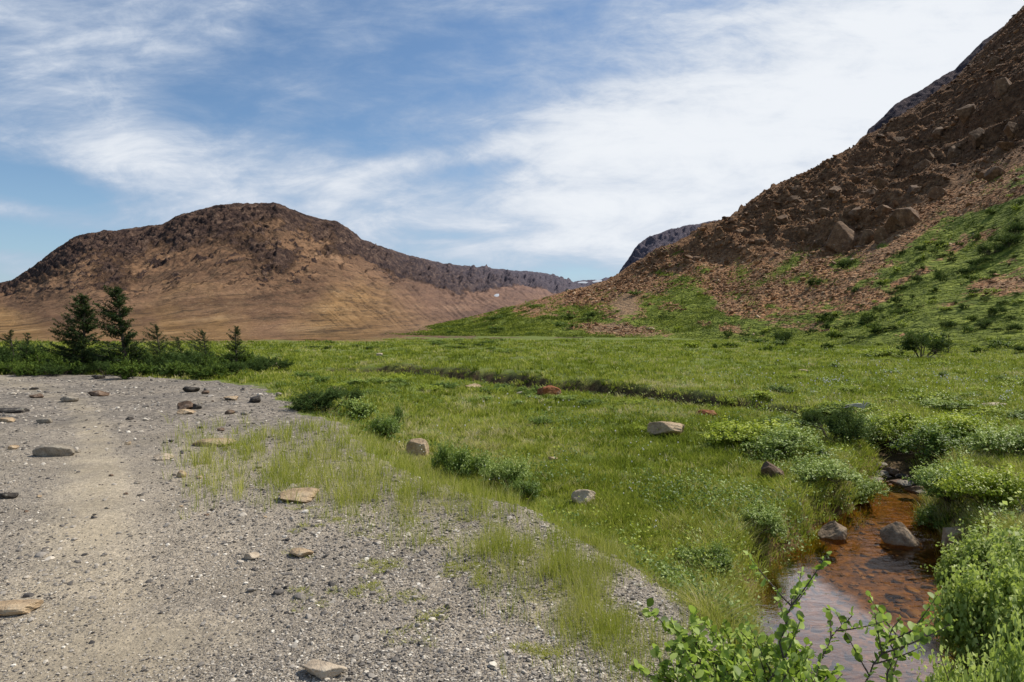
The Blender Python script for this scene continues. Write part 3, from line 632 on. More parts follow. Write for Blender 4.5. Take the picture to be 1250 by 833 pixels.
scatter('coarse_gravel', np.stack([x, Y, z + scl[:, 2] * .2], 1), scl, RNG.uniform(0, 6.28, n), RNG.normal(0, .25, n), [rock_shape(2, s + 80, 6, 0) for s in range(6)], 'pebble', np.clip(RNG.normal(.42, .25, n), 0, 1))
# scree blocks on the hill, stones on the ridge and foot
n = 100000
u = RNG.uniform(690, 1290, n); q = RNG.uniform(.02, 1.02, n) ** .9
yb, yc = tab(u, BASE_Y), tab(u, TOP_Y); Y = yb + (yc - yb) * q; x = (u - 625) / F * Y
z, sd, st, uu_, q_ = HQ(x, Y); v = HOR - F * (z - CAMZ) / Y
gg = greenness(u, v, x, z); gg = np.where(v > 410, 1, gg)
patchy = fbm(x * .08, z * .14, 3, 811)
keep = RNG.uniform(0, 1, n) < np.clip((1 - gg * 1.25) * (.55 + .9 * patchy), 0, 1) * (.55 + .45 * (Y < 130))
keep &= elli(u, v, 765, 374, 24, 20) < .5
keep &= (q < .955) | (RNG.uniform(0, 1, n) < .25)
x, Y, z, v, u = x[keep], Y[keep], z[keep], v[keep], u[keep]; n = len(x)
size = np.clip(RNG.lognormal(-2.0, .5, n), .06, .7) * Y / 115
scl = np.stack([size, size * RNG.uniform(.6, 1, n), size * RNG.uniform(.35, .7, n)], 1)
crg = sst(10, -30, v - tab(u, CRAG))
scatter('scree', np.stack([x, Y, z + scl[:, 2] * .3], 1), scl, RNG.uniform(0, 6.28, n), RNG.normal(.1, .5, n), [rock_shape(1, s + 20, 4, 0) for s in range(8)], 'scree', np.clip(RNG.normal(.52 - .14 * crg - .16 * sst(260, 130, v), .22, n), 0, 1))  # painted shade: scree toned darker up the slope
n = 2600
u = RNG.uniform(760, 1285, n); q = RNG.uniform(.2, .94, n); yb, yc = tab(u, BASE_Y), tab(u, TOP_Y); Y = yb + (yc - yb) * q; x = (u - 625) / F * Y
z = H(x, Y); v = HOR - F * (z - CAMZ) / Y; k = (v < tab(u, CRAG) + RNG.normal(0, 6, n)) & (RNG.uniform(0, 1, n) < .35 + 1.3 * fbm(x * .05, z * .09, 3, 821))
x, Y, z = x[k], Y[k], z[k]; n = len(x); size = np.clip(RNG.lognormal(-.6, .4, n), .3, 1.6)
scl = np.stack([size * 1.3, size * RNG.uniform(.6, 1, n), size * RNG.uniform(.3, .6, n)], 1)
scatter('crag_rubble', np.stack([x, Y, z + scl[:, 2] * .1], 1), scl, RNG.normal(0, .5, n), RNG.normal(-.5, .25, n), [rock_shape(3, s_ + 60, 14, .05) for s_ in range(8)], 'hillrock', np.ones(n))
# ------------------------------------------------------------------ water
k = len(STREAM); L, R_ = [], []
for i in range(0, 11):
    x, y, hw, bed = STREAM[i]
    L.append((x - hw - 1.0, y)); R_.append((x + hw + 1.0, y))
xs = np.linspace(-.2, 6, 90); ys = np.linspace(1.9, 13.0, 160)
WX, WY = np.meshgrid(xs, ys); WH, _, WS, _, _ = HQ(WX, WY)
lev = -.75 + .0 * WY
ok = (WH < lev + .10) & (WS < .5)
ix = np.arange(WX.size).reshape(WX.shape)
q = np.stack([ix[:-1, :-1], ix[:-1, 1:], ix[1:, 1:], ix[1:, :-1]], -1).reshape(-1, 4)
fm = (ok[:-1, :-1] | ok[1:, 1:] | ok[:-1, 1:] | ok[1:, :-1]).ravel(); q = q[fm]; used = np.unique(q); rm = np.full(WX.size, -1); rm[used] = np.arange(len(used))
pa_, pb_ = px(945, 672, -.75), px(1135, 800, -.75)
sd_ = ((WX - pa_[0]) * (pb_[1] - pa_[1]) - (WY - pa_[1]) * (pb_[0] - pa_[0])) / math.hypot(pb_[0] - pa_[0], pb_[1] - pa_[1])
refl_mask = sst(-.16, .16, sd_ + .12 * fbm(WX * 3, WY * 6, 3, 611))  # hand-placed mask: sky reflection boosted one side of the line, dulled on the other
link('stream_water', mesh('stream_water', np.stack([WX.ravel(), WY.ravel(), lev.ravel()], 1)[used], rm[q], M['water'], dict(refl_mask=refl_mask.ravel()[used])), kind='structure')
# orange stream-bed cobbles under water
m_, n_, out_ = material('stream_bed_stone')
principled(n_, out_, n_.ramp(n_.att('tone'), [(0, (.06, .034, .012)), (.5, (.13, .08, .03)), (1, (.27, .175, .07))]), .6); M['bed'] = m_
n = 4200
x = RNG.uniform(0, 5, n); Y = RNG.uniform(2.5, 12.6, n); z, _, st, _, _ = HQ(x, Y); keep = (z < -.74); x, Y, z = x[keep], Y[keep], z[keep]; n = len(x)
size = np.clip(RNG.lognormal(-3.5, .55, n), .012, .09)
scl = np.stack([size, size * .8, size * .3], 1)
scatter('stream_bed_cobbles', np.stack([x, Y, np.minimum(z + scl[:, 2] * .2, -.8)], 1), scl, RNG.uniform(0, 6.28, n), RNG.normal(0, .2, n), [rock_shape(2, s + 40, 7, .05) for s in range(5)], 'bed', np.clip(RNG.normal(.45, .25, n), 0, 1), smooth=True)

# ------------------------------------------------------------------ grass
def blades(name, x, y, z, h, w, nb, tone, spread, lean=.45, segs=2, mat='grass', sink=.02):
    """tufts at x, y: nb blades each, every blade a narrow bent strip"""
    n = len(x)
    if n == 0: return
    rep = np.repeat(np.arange(n), nb); m = len(rep)
    a = RNG.uniform(0, 2 * np.pi, m); rr_ = spread[rep] * np.sqrt(RNG.uniform(0, 1, m))
    bx = x[rep] + rr_ * np.cos(a); by = y[rep] + rr_ * np.sin(a)
    hh = h[rep] * RNG.uniform(.55, 1.15, m); la = a + RNG.normal(0, .7, m); ln = np.abs(RNG.normal(lean, .25, m)) * hh
    fa = RNG.uniform(0, np.pi, m); wx, wy = np.cos(fa) * w[rep] / 2, np.sin(fa) * w[rep] / 2
    bz = z[rep] - sink
    cols = []
    for t, ww in ((0, 1.), (.55, .75), (1, .0)) if segs == 2 else ((0, 1.), (1, .0)):
        cx = bx + np.cos(la) * ln * t * t; cy = by + np.sin(la) * ln * t * t; cz = bz + hh * t * (1 - .15 * t)
        if ww > 0: cols += [np.stack([cx - wx * ww, cy - wy * ww, cz], 1), np.stack([cx + wx * ww, cy + wy * ww, cz], 1)]
        else: cols += [np.stack([cx, cy, cz], 1)]
    kk = len(cols); V = np.stack(cols, 1).reshape(-1, 3); o = np.arange(m)[:, None] * kk
    tn = np.clip(tone[rep] + RNG.normal(0, .13, m), 0, 1)
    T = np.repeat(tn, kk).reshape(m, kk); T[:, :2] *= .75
    if segs == 2: Fc = [o + np.array([[0, 1, 3, 2]]), o + np.array([[2, 3, 4]])]
    else: Fc = [o + np.array([[0, 1, 2]])]
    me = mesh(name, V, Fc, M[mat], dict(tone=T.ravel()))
    return link(name, me, kind='stuff')
def sample(n, u0, u1, v0, v1, pw=1., z0=-.25):
    u = RNG.uniform(u0, u1, n); v = v0 + (v1 - v0) * RNG.uniform(0, 1, n) ** pw
    x, Y = px(u, v, z0); z, sd, st, U, q = HQ(x, Y); return u, v, x, Y, z, sd, st, q
def meadow_tone(x, Y):
    return .50 + .5 * fbm(x * .22, Y * .12, 4, 901) + .34 * fbm(x * 1.4, Y * 1.4, 2, 902) + .12 * sst(16, 5, Y) - .10 * sst(20, 60, Y)
def near_tan(x, Y): return np.clip(fbm(x * .7, Y * .7, 3, 905) * 1.4, 0, 1)
# meadow
u, v, x, Y, z, sd, st, q = sample(120000, -60, 1320, 419, 900, 1.25)
k = (sd < .05 - np.abs(RNG.normal(0, .22, len(sd)))) & (st > np.where(Y > 13, .30 + .5 * fbm(x * .9, Y * .9, 2, 931), .06)) & (q < .02)
k &= (RNG.uniform(0, 1, len(x)) < .75 + .5 * fbm(x * 1.1, Y * 1.1, 2, 907))
k &= ~((u < 470) & (Y > 75))
x, Y, z, st, sd = x[k], Y[k], z[k], st[k], sd[k]
mn = np.clip(Y, 3, 90)
h = np.interp(Y, [3, 8, 20, 60], [.10, .115, .15, .24]) * sst(.12, -.7, sd + .25 * fbm(x * 2, Y * 2, 2, 917)) ** .5 * (1 + .45 * fbm(x * .8, Y * .8, 3, 911)) * np.where(st < .8, .8, 1)
w = np.maximum(.0035, mn * .0010)
n = len(x)
cl1 = fbm(x * 2.2, Y * 1.6, 3, 913); far_ = sst(8, 40, Y)
h = h * np.clip(1 + 1.1 * cl1 + RNG.normal(0, .22, n), .3, 2.2)
tone = meadow_tone(x, Y) + .30 * near_tan(x, Y) * sst(20, 8, Y) * sst(1.6, .5, st) + .16 * sst(-.6, -.05, sd) + RNG.normal(0, .11, n) + .35 * sst(.25, .5, fbm(x * .35, Y * .22, 4, 919)) - .20 * np.clip(cl1, -.5, .6)
blades('meadow_grass', x, Y, z, h, w, 13, tone, .035 + mn * .006, .5)
# darker sedge clumps and straw tufts standing out of it
u, v, x, Y, z, sd, st, q = sample(22000, -60, 1320, 421, 900, 1.1)
k = (sd < -.1) & (st > .1) & (q < .02) & ~((u < 470) & (Y > 75)) & (RNG.uniform(0, 1, len(x)) < np.clip(.3 + 1.6 * fbm(x * .5, Y * .5, 3, 915), 0, 1))
x, Y, z = x[k], Y[k], z[k]; n = len(x)
blades('sedge_clumps', x, Y, z, np.interp(Y, [3, 8, 20, 60], [.14, .16, .2, .26]) * RNG.uniform(.6, 1.3, n), np.maximum(.0035, np.clip(Y, 3, 90) * .0011), 22, np.where(RNG.uniform(0, 1, n) < .68, RNG.normal(.16, .08, n), RNG.normal(.72, .1, n)), .03 + Y * .003, .5)
# banks: straw tussocks hanging over the water
u, v, x, Y, z, sd, st, q = sample(9000, 600, 1300, 465, 900, .8, -.5)
k = (st > .16) & (st < .65) & (z > -.72) & (sd < 0)
blades('bank_grass', x[k], Y[k], z[k], np.full(k.sum(), .2) * RNG.uniform(.6, 1.3, k.sum()), np.maximum(.004, Y[k] * .0009), 14, .62 + .35 * fbm(x[k] * 1.5, Y[k] * 1.5, 2, 921), .05 + Y[k] * .004, .8)
# tall thin grass growing out of the gravel
def inpoly(u, v, poly): return poly_sd(u, v, poly) 
n = 30000
u = RNG.uniform(200, 900, n); v = RNG.uniform(515, 850, n); x, Y = px(u, v); z, sd, st, _, _ = HQ(x, Y)
clump = fbm(x * 1.7, Y * 1.1, 3, 931)
dA = elli(u, v, 375, 566, 125, 36, 0) + elli(u, v, 470, 580, 60, 26) + .7 * elli(u, v, 425, 600, 26, 22)
dE = .5 * np.exp(-((sd - .1) / .35) ** 2) * sst(560, 600, v)
dB = .75 * elli(u, v, 495, 640, 26, 24) + .8 * elli(u, v, 600, 665, 34, 44) + .85 * elli(u, v, 690, 700, 60, 46) + .75 * elli(u, v, 760, 745, 50, 60) + .6 * elli(u, v, 690, 680, 190, 34, 35) + .5 * elli(u, v, 540, 620, 50, 30)
p = np.clip(dA * 2.6 * (.7 + clump) + .95 * dB * (.5 + 1.3 * clump) + .7 * elli(u, v, 660, 680, 210, 40, 35) * (.5 + clump) + .6 * dE * (.7 + clump), 0, 1)
k = (RNG.uniform(0, 1, n) < p * .5 * np.clip(.75 + 1.6 * fbm(x * 3.5, Y * 2.2, 2, 937), .1, 1.5)) & (sd > -.4)
x, Y, z, u, v = x[k], Y[k], z[k], u[k], v[k]
h = np.where(v < 620, .26, .22) * (1 + .5 * clump[k])
blades('gravel_grass', x, Y, z, h, np.maximum(.0022, Y * .0005), 9, .56 + .3 * fbm(x * 2, Y * 2, 2, 935), np.full(len(x), .045), .28)
# low yellow moss tufts
n = 5000
u = RNG.uniform(320, 860, n); v = RNG.uniform(590, 800, n); x, Y = px(u, v); z, sd, st, _, _ = HQ(x, Y)
c = fbm(x * 2.6, Y * 2.6, 2, 941); k = (c > .22) & (sd > .05) & (RNG.uniform(0, 1, n) < elli(u, v, 560, 700, 260, 70, 20))
blades('moss_tufts', x[k], Y[k], z[k], np.full(k.sum(), .03), np.full(k.sum(), .004), 30, np.full(k.sum(), .66), np.full(k.sum(), .035), .9, 1, sink=.004)

# ------------------------------------------------------------------ leafy things
def leaf_quads(P, Nrm, size, aspect, rng, roll=None):
    """one folded lozenge per point, P centres, Nrm facing"""
    n = len(P); Nrm = Nrm / np.linalg.norm(Nrm, axis=1, keepdims=True)
    ref = rng.normal(size=(n, 3)); T = np.cross(Nrm, ref); T /= np.linalg.norm(T, axis=1, keepdims=True); Bn = np.cross(Nrm, T)
    s = size[:, None]
    V = np.stack([P - T * s * .5, P + Bn * s * .5 * aspect + Nrm * s * .08, P + T * s * .5, P - Bn * s * .5 * aspect + Nrm * s * .08], 1).reshape(-1, 3)
    Fc = np.arange(n * 4).reshape(n, 4); return V, Fc
def tube(pts, rad, sides=5):
    pts = np.array(pts, float); n = len(pts); rad = np.broadcast_to(rad, n)
    V = []
    for i in range(n):
        d = pts[min(i + 1, n - 1)] - pts[max(i - 1, 0)]; d /= np.linalg.norm(d) + 1e-9
        a = np.cross(d, (0.31, .2, .93) if abs(d[2]) < .9 else (1, 0, 0)); a /= np.linalg.norm(a); b = np.cross(d, a)
        for k in range(sides):
            t = 2 * math.pi * k / sides; V.append(pts[i] + rad[i] * (math.cos(t) * a + math.sin(t) * b))
    Fc = [(i * sides + k, i * sides + (k + 1) % sides, (i + 1) * sides + (k + 1) % sides, (i + 1) * sides + k) for i in range(n - 1) for k in range(sides)]
    return np.array(V), np.array(Fc)
def join(parts):
    V, Fc, off = [], [], 0
    for v, f in parts: V.append(v); Fc.append(f + off); off += len(v)
    return np.concatenate(V), np.concatenate(Fc)
def bush_mesh(kind, seed, n, leaf, aspect=.55, spiky=0., lobes=9, flat=.6):
    """a unit bush: about 1 wide in radius, 1 tall; leaf clumps on lumpy lobes, stems inside"""
    r = np.random.default_rng(seed)
    C = []; 
    for i in range(lobes):
        a = r.uniform(0, 6.28); d = math.sqrt(r.uniform(0, 1)) * .68
        C.append((math.cos(a) * d * 1.1, math.sin(a) * d * 1.1, r.uniform(.12, .78) * (1 - d * .5), r.uniform(.16, .38)))
    C = np.array(C); pick = r.integers(0, lobes, n)
    D = r.normal(size=(n, 3)); D[:, 2] = np.where(D[:, 2] < -.3, -D[:, 2] * .6, D[:, 2]); D /= np.linalg.norm(D, axis=1, keepdims=True)
    # twig clumps
    tw = r.normal(size=(n // 14 + 1, 3)) * .055; tid = np.arange(n) // 14
    D2 = D[tid * 14 % n]; D = D * .45 + D2 * .55; D /= np.linalg.norm(D, axis=1, keepdims=True); pick = pick[tid * 14 % n]
    base_r = (r.uniform(.15, .95, n // 14 + 1) ** .7)[tid]; al = (np.arange(n) % 14) / 13.
    rad = C[pick, 3] * (base_r + (al * r.uniform(.3, .75 + spiky, n // 14 + 1)[tid]))
    Dt = D2 / np.linalg.norm(D2, axis=1, keepdims=True); upw = np.array([0, 0, .45]) * al[:, None] * C[pick, 3][:, None] * .5
    P = C[pick, :3] + Dt * rad[:, None] * np.array([1, 1, 1.0]) + upw + tw[tid] * .5 + r.normal(0, .022, (n, 3))
    P[:, 2] = np.where(P[:, 2] < .02, r.uniform(.0, .25, n), P[:, 2])
    Nn = D * .8 + r.normal(size=(n, 3)) * .55 + np.array([0, 0, .35])
    V, Fc = leaf_quads(P, Nn, leaf * r.uniform(.6, 1.3, n), aspect, r)
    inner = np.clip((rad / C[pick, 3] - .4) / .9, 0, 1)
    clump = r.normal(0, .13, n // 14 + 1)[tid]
    tone = np.clip(.18 + .34 * inner + .2 * P[:, 2] + clump + r.normal(0, .1, n), 0, 1)  # inner and lower leaves darkened: shade put into the leaf tone
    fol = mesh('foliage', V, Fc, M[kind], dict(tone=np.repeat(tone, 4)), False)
    st = []
    for i in range(lobes):
        e = C[i, :3] + np.array([0, 0, C[i, 3] * .7]); b = np.array([e[0] * .15, e[1] * .15, -.05]); mid = (b + e) / 2 + r.normal(size=3) * .06
        st.append(tube([b, mid, e], [.022, .014, .005], 4))
        for j in range(3):
            e2 = C[i, :3] + r.normal(size=3) * C[i, 3] * .6; st.append(tube([mid, (mid + e2) / 2 + r.normal(size=3) * .03, e2], [.011, .008, .003], 4))
    V, Fc = join(st); br = mesh('branches', V, Fc, M['twig'])
    return fol, br
BUSH = {}
def get_bush(kind, level, var):
    key = (kind, level, var)
    if key not in BUSH:
        n, lf = {'near': (8500, .068), 'mid': (3600, .095), 'far': (1300, .15)}[level]
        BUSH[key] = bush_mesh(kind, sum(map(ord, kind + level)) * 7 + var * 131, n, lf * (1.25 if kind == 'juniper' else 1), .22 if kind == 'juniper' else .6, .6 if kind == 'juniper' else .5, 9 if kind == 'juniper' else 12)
    return BUSH[key]
NB = 0
def bush(u, v, w, h, kind, label, group=None, level='mid', cat='shrub', name='shrub', z=None, Y=None, parts=True, depth=.8, dz=0):
    global NB; NB += 1
    if Y is not None: x = (u - 625) / F * Y; zz = Hs(x, Y)
    else: x, Y, zz = hit(u, v)
    W = w / F * Y / 2; Hh = h / F * Y
    fol, br = get_bush(kind, level, NB % 4)
    rz = random.uniform(0, 6.28); loc = (x, Y + W * depth * .3, zz - .04 * Hh + dz)
    if not parts: 
        o = link(name, fol, None, loc, label, cat, group); o.rotation_euler = (0, 0, rz); o.scale = (W, W * depth, Hh * 1.05); return o
    e = empty(name, loc, label, cat, group, rz, (W, W, Hh * 1.05))
    link('foliage', fol, e); link('branches', br, e); return e
# hedge behind the gravel
hr = random.Random(11)
hedge = 'dark green bush in the dense scrub along the far edge of the gravel'
for i in range(26):
    u = -30 + i * 14.5 + hr.uniform(-5, 5); bush(u, 0, hr.uniform(34, 60), hr.uniform(24, 36) * (1 if u < 260 else .75), hr.choice(['juniper', 'darkleaf', 'darkleaf', 'juniper']), hedge, 'bushes of the scrub hedge', Y=hr.uniform(25.5, 31), name='hedge_bush', cat='bush')
for i in range(16):
    u = -20 + i * 20 + hr.uniform(-7, 7); bush(u, 0, hr.uniform(28, 50), hr.uniform(14, 22), hr.choice(['darkleaf', 'juniper', 'darkleaf']), hedge, 'bushes of the scrub hedge', Y=hr.uniform(23.6, 25), name='hedge_bush', cat='bush')
bush(150, 463, 46, 20, 'darkleaf', 'dark leafy bush out in front of the hedge nearest the two spruces', level='mid')
bush(248, 463, 50, 19, 'darkleaf', 'dark leafy bush in front of the hedge at the far gravel corner')
bush(208, 461, 40, 15, 'leaf', 'mid green bush between the two dark bushes in front of the hedge')
bush(300, 448, 50, 13, 'juniper', 'low rounded bush ending the hedge at its right')
bush(395, 503, 96, 33, 'juniper', 'wide feathery dark green juniper at the edge of the gravel', level='near', name='juniper_shrub')
bush(432, 512, 56, 26, 'grey', 'grey-green low shrub right of the feathery juniper', level='mid')
bush(470, 536, 46, 30, 'leaf', 'small upright leafy shrub between the juniper and the grey-tan boulder', level='near')
bush(486, 520, 16, 26, 'leaf', 'narrow sprig of dark leaves standing above the small upright shrub', level='mid')
bush(542, 585, 42, 42, 'leaf', 'dark glossy shrub right beside the grey-tan boulder', level='near')
bush(578, 588, 60, 46, 'leaf', 'tallest of the dark shrubs on the rim of the gravel', level='near')
bush(615, 600, 62, 40, 'grey', 'grey-green shrub on the rim of the gravel, right of the tallest dark one', level='near')
bush(640, 612, 50, 28, 'leaf', 'low leafy shrub on the rim of the gravel nearest the pale boulder', level='near')
bush(918, 545, 120, 32, 'yellow', 'wide bright yellow-green shrub by the bend of the stream', level='near')
bush(965, 560, 110, 34, 'grey', 'grey-green low shrub in front of the yellow-green one', level='near')
bush(785, 531, 26, 12, 'yellow', 'small yellow-green shrub touching the broad tan boulder', level='mid')
bush(660, 520, 40, 10, 'leaf', 'faint low shrub in the meadow under the rust-red boulder', level='mid')
bush(1022, 540, 90, 46, 'juniper', 'large dark juniper mass overhanging the upper stream', level='near', name='juniper_shrub')
bush(1062, 548, 80, 40, 'grey', 'grey-green shrub right of the large dark juniper', level='near')
bush(1055, 612, 60, 32, 'grey', 'round grey-green mound on the left bank of the pool', level='near')
bush(1010, 596, 90, 34, 'grey', 'soft grey-green shrub above the brown boulder on the left bank', level='near')
bush(925, 655, 76, 34, 'grey', 'dull green shrub in the grass left of the pool', level='near')
bush(868, 698, 60, 34, 'leaf', 'small green leafy shrub near the gravel bank, left of the pool', level='near')
bush(842, 690, 40, 20, 'leaf', 'low shrub just behind the small green leafy one', level='near')
bush(1120, 535, 90, 34, 'yellow', 'bright yellow-green shrub on the right bank of the upper stream', level='near')
bush(1150, 560, 100, 40, 'leaf', 'mid green shrub on the right bank above the riffle', level='near')
bush(1190, 540, 110, 36, 'yellow', 'yellow-green shrub farther right behind the mid green one', level='near')
bush(1235, 560, 90, 40, 'grey', 'grey-green shrub at the right picture edge above the bank', level='near')
bush(1165, 610, 90, 46, 'grey', 'pale grey-green shrub leaning over the riffle from the right', level='near')
bush(1215, 620, 110, 52, 'yellow', 'light green shrub on the right bank behind the willow', level='near')
bush(1145, 645, 60, 28, 'leaf', 'small green shrub at the waterline behind the pyramid boulder', level='near')
bush(1010, 505, 50, 12, 'yellow', 'thin yellow-green fringe of shrub above the large dark juniper', level='mid')
bush(1130, 437, 66, 32, 'juniper', 'dark round shrub standing at the foot of the right hill', level='mid', name='juniper_shrub')
bush(1090, 437, 60, 12, 'yellow', 'low yellow-green shrub left of the dark round one at the hill foot', level='mid')
bush(955, 419, 30, 14, 'juniper', 'small dark shrub at the foot of the scree', level='mid')
# hillside shrubs
for i, (u, v, w, h) in enumerate([(1032, 328, 32, 14), (1128, 308, 26, 10), (1100, 312, 20, 9), (995, 348, 26, 9), (990, 350, 14, 8), (1042, 358, 22, 8), (1092, 372, 18, 14), (1150, 345, 22, 14), (1146, 338, 14, 10), (1120, 345, 18, 9), (1235, 300, 40, 16), (1215, 310, 36, 14),
        (1245, 285, 30, 16), (1195, 325, 24, 9), (1180, 335, 22, 9), (1222, 385, 26, 12), (1175, 378, 18, 8), (1105, 385, 22, 9), (1060, 395, 24, 9), (1035, 400, 18, 8), (1012, 402, 20, 8), (990, 408, 18, 7), (1160, 400, 26, 9), (1205, 400, 30, 10), (1240, 405, 28, 12),
        (1000, 392, 12, 8), (1140, 368, 16, 8), (1190, 360, 18, 8), (1165, 320, 18, 8), (1075, 350, 12, 7), (1245, 250, 16, 8)]):
    bush(u, v, w, h, 'juniper', 'low dark green shrub growing on the slope of the right hill', 'shrubs on the right hillside', level='far' if w < 26 else 'mid', parts=w > 28)
for i in range(44):
    u = hr.uniform(520, 900); v0 = tab(u, CREST) + hr.uniform(6, 50)
    if v0 > 410 or v0 < tab(u, GL) - 4: continue
    bush(u, v0, hr.uniform(12, 30), hr.uniform(3, 7), hr.choice(['juniper', 'leaf']), 'low dark scrub clump on the green spur below the left end of the hill', 'scrub clumps on the green spur', level='far', parts=False)
for i in range(110):
    u = hr.uniform(1000, 1265); v0 = hr.uniform(tab(u, GL) - 8, 405)
    if fbm(np.array([u * .02]), np.array([v0 * .05]), 2, 77)[0] < -.12: continue
    bush(u, v0, hr.uniform(8, 26), hr.uniform(3, 8), hr.choice(['juniper', 'juniper', 'darkleaf', 'yellow']), 'low dark green shrub growing on the slope of the right hill', 'shrubs on the right hillside', level='far', parts=False)
for i in range(46):
    u = hr.uniform(820, 1260); v0 = hr.uniform(398, 432) + (u - 820) * .012
    bush(u, v0, hr.uniform(10, 30), hr.uniform(4, 9), hr.choice(['juniper', 'darkleaf', 'leaf', 'yellow']), 'low scrub clump where the meadow meets the foot of the right hill', 'scrub clumps at the foot of the right hill', level='far', parts=False)
for i in range(22):
    u = hr.uniform(340, 640); v0 = hr.uniform(417, 432)
    bush(u, v0, hr.uniform(12, 32), hr.uniform(2.5, 5), hr.choice(['juniper', 'leaf', 'grey']), 'flat scrub clump in the far meadow below the mountain', 'scrub clumps in the far meadow', level='far', parts=False)
for i in range(30):
    u = hr.uniform(340, 900); v0 = 458 + (u - 340) * .075 + hr.uniform(-6, 16)
    bush(u, v0, hr.uniform(18, 46), hr.uniform(5, 10), hr.choice(['leaf', 'grey', 'leaf', 'yellow']), 'low green shrub along the cut bank that crosses the meadow', 'shrubs along the cut bank', level='mid')
for i in range(34):
    u = hr.uniform(930, 1260); v0 = hr.uniform(440, 530)
    bush(u, v0, hr.uniform(20, 56) * (v0 - 380) / 100, hr.uniform(6, 10) * (v0 - 380) / 90, hr.choice(['yellow', 'grey', 'yellow', 'leaf']), 'low shrub patch in the meadow right of the stream', 'shrub patches of the right meadow', level='mid')
# low leafy ground cover, too many to count
def cover(name, kind, n, fu, size, hgt, seed):
    u = RNG.uniform(300, 1310, n); v = 425 + 475 * RNG.uniform(0, 1, n) ** 1.1
    x, Y = px(u, v, -.3); z, sd, st, U, q = HQ(x, Y)
    dens = fu(u, v, x, Y, st) * (RNG.uniform(0, 1, n) < .9)
    k = (RNG.uniform(0, 1, n) < dens) & (sd < -.1) & (st > .15) & (q < .1)
    x, Y, z = x[k], Y[k], z[k]; m = 12
    X = np.repeat(x, m); YY = np.repeat(Y, m); Z = np.repeat(z, m); N_ = len(X); sc = np.clip(YY, 4, 60)
    P = np.stack([X + RNG.normal(0, 1, N_) * (.03 + .006 * sc), YY + RNG.normal(0, 1, N_) * (.03 + .006 * sc), Z + RNG.uniform(.03, 1, N_) * hgt * (1 + sc * .02)], 1)
    V, Fc = leaf_quads(P, RNG.normal(size=(N_, 3)) * .6 + np.array([0, -.1, .8]), (size + .0016 * sc) * RNG.uniform(.6, 1.3, N_), .6, RNG)
    link(name, mesh(name, V, Fc, M[kind], dict(tone=np.repeat(np.clip(RNG.normal(.5, .18, N_), 0, 1), 4)), False), kind='stuff')
cover('leafy_ground_cover', 'leaf', 22000, lambda u, v, x, Y, st: np.clip(fbm(x * .45, Y * .45, 3, 951) * 2.4 - .1, 0, .9), .022, .16, 1)
cover('yellow_ground_cover', 'yellow', 14000, lambda u, v, x, Y, st: np.clip(fbm(x * .35, Y * .5, 3, 961) * 2.6 - .3, 0, .9) * sst(480, 1000, u), .02, .17, 2)
cover('grey_ground_cover', 'grey', 24000, lambda u, v, x, Y, st: np.clip(fbm(x * .6, Y * .6, 3, 971) * 2.2 + .15, 0, .9) * sst(700, 1000, u) * sst(430, 500, v), .02, .17, 3)
M['turf'] = mat_leaf('hillside_leaves', [(0, (.02, .034, .007)), (.35, (.10, .13, .018)), (.65, (.23, .25, .035)), (1, (.44, .45, .07))], .25, .4, .9)
# hillside turf tufts
n = 26000
u = RNG.uniform(470, 1290, n); q = RNG.uniform(0, 1, n); yb, yc = tab(u, BASE_Y), tab(u, TOP_Y); Y = yb + (yc - yb) * q; x = (u - 625) / F * Y
z = H(x, Y); v = HOR - F * (z - CAMZ) / Y; gg = greenness(u, v, x, z) * (1 - np.clip(1.4 * elli(u, v, 765, 374, 18, 16, 30) + 1.4 * elli(u, v, 755, 403, 52, 7, 4), 0, 1)); gg = np.where((v > 410) & (u > 820), 1, gg)
k = RNG.uniform(0, 1, n) < gg * (.6 + fbm(x * .2, Y * .2, 3, 981)); x, Y, z = x[k], Y[k], z[k]
m = 11; pt = np.clip(.38 + .6 * fbm(x * .08, Y * .12, 4, 985) + np.where(RNG.uniform(0, 1, len(x)) < .3, -.22, 0) + RNG.normal(0, .08, len(x)), 0, 1)
X = np.repeat(x, m); YY = np.repeat(Y, m); Z = np.repeat(z, m); N_ = len(X); sp_ = np.repeat(RNG.uniform(.2, .75, len(x)), m); hh_ = np.repeat(RNG.uniform(.08, .5, len(x)), m)
P = np.stack([X + RNG.normal(0, 1, N_) * sp_, YY + RNG.normal(0, 1, N_) * sp_, 0 * Z], 1)
P[:, 2] = H(P[:, 0], P[:, 1]) + RNG.uniform(0, 1, N_) * hh_
V, Fc = leaf_quads(P, RNG.normal(size=(N_, 3)) * .5 + np.array([0, -.3, .9]), YY * .0022 * RNG.uniform(.6, 1.3, N_), .7, RNG)
link('hillside_turf', mesh('hillside_turf', V, Fc, M['turf'], dict(tone=np.repeat(np.clip(np.repeat(pt, m) + RNG.normal(0, .08, N_), 0, 1), 4)), False), kind='stuff')
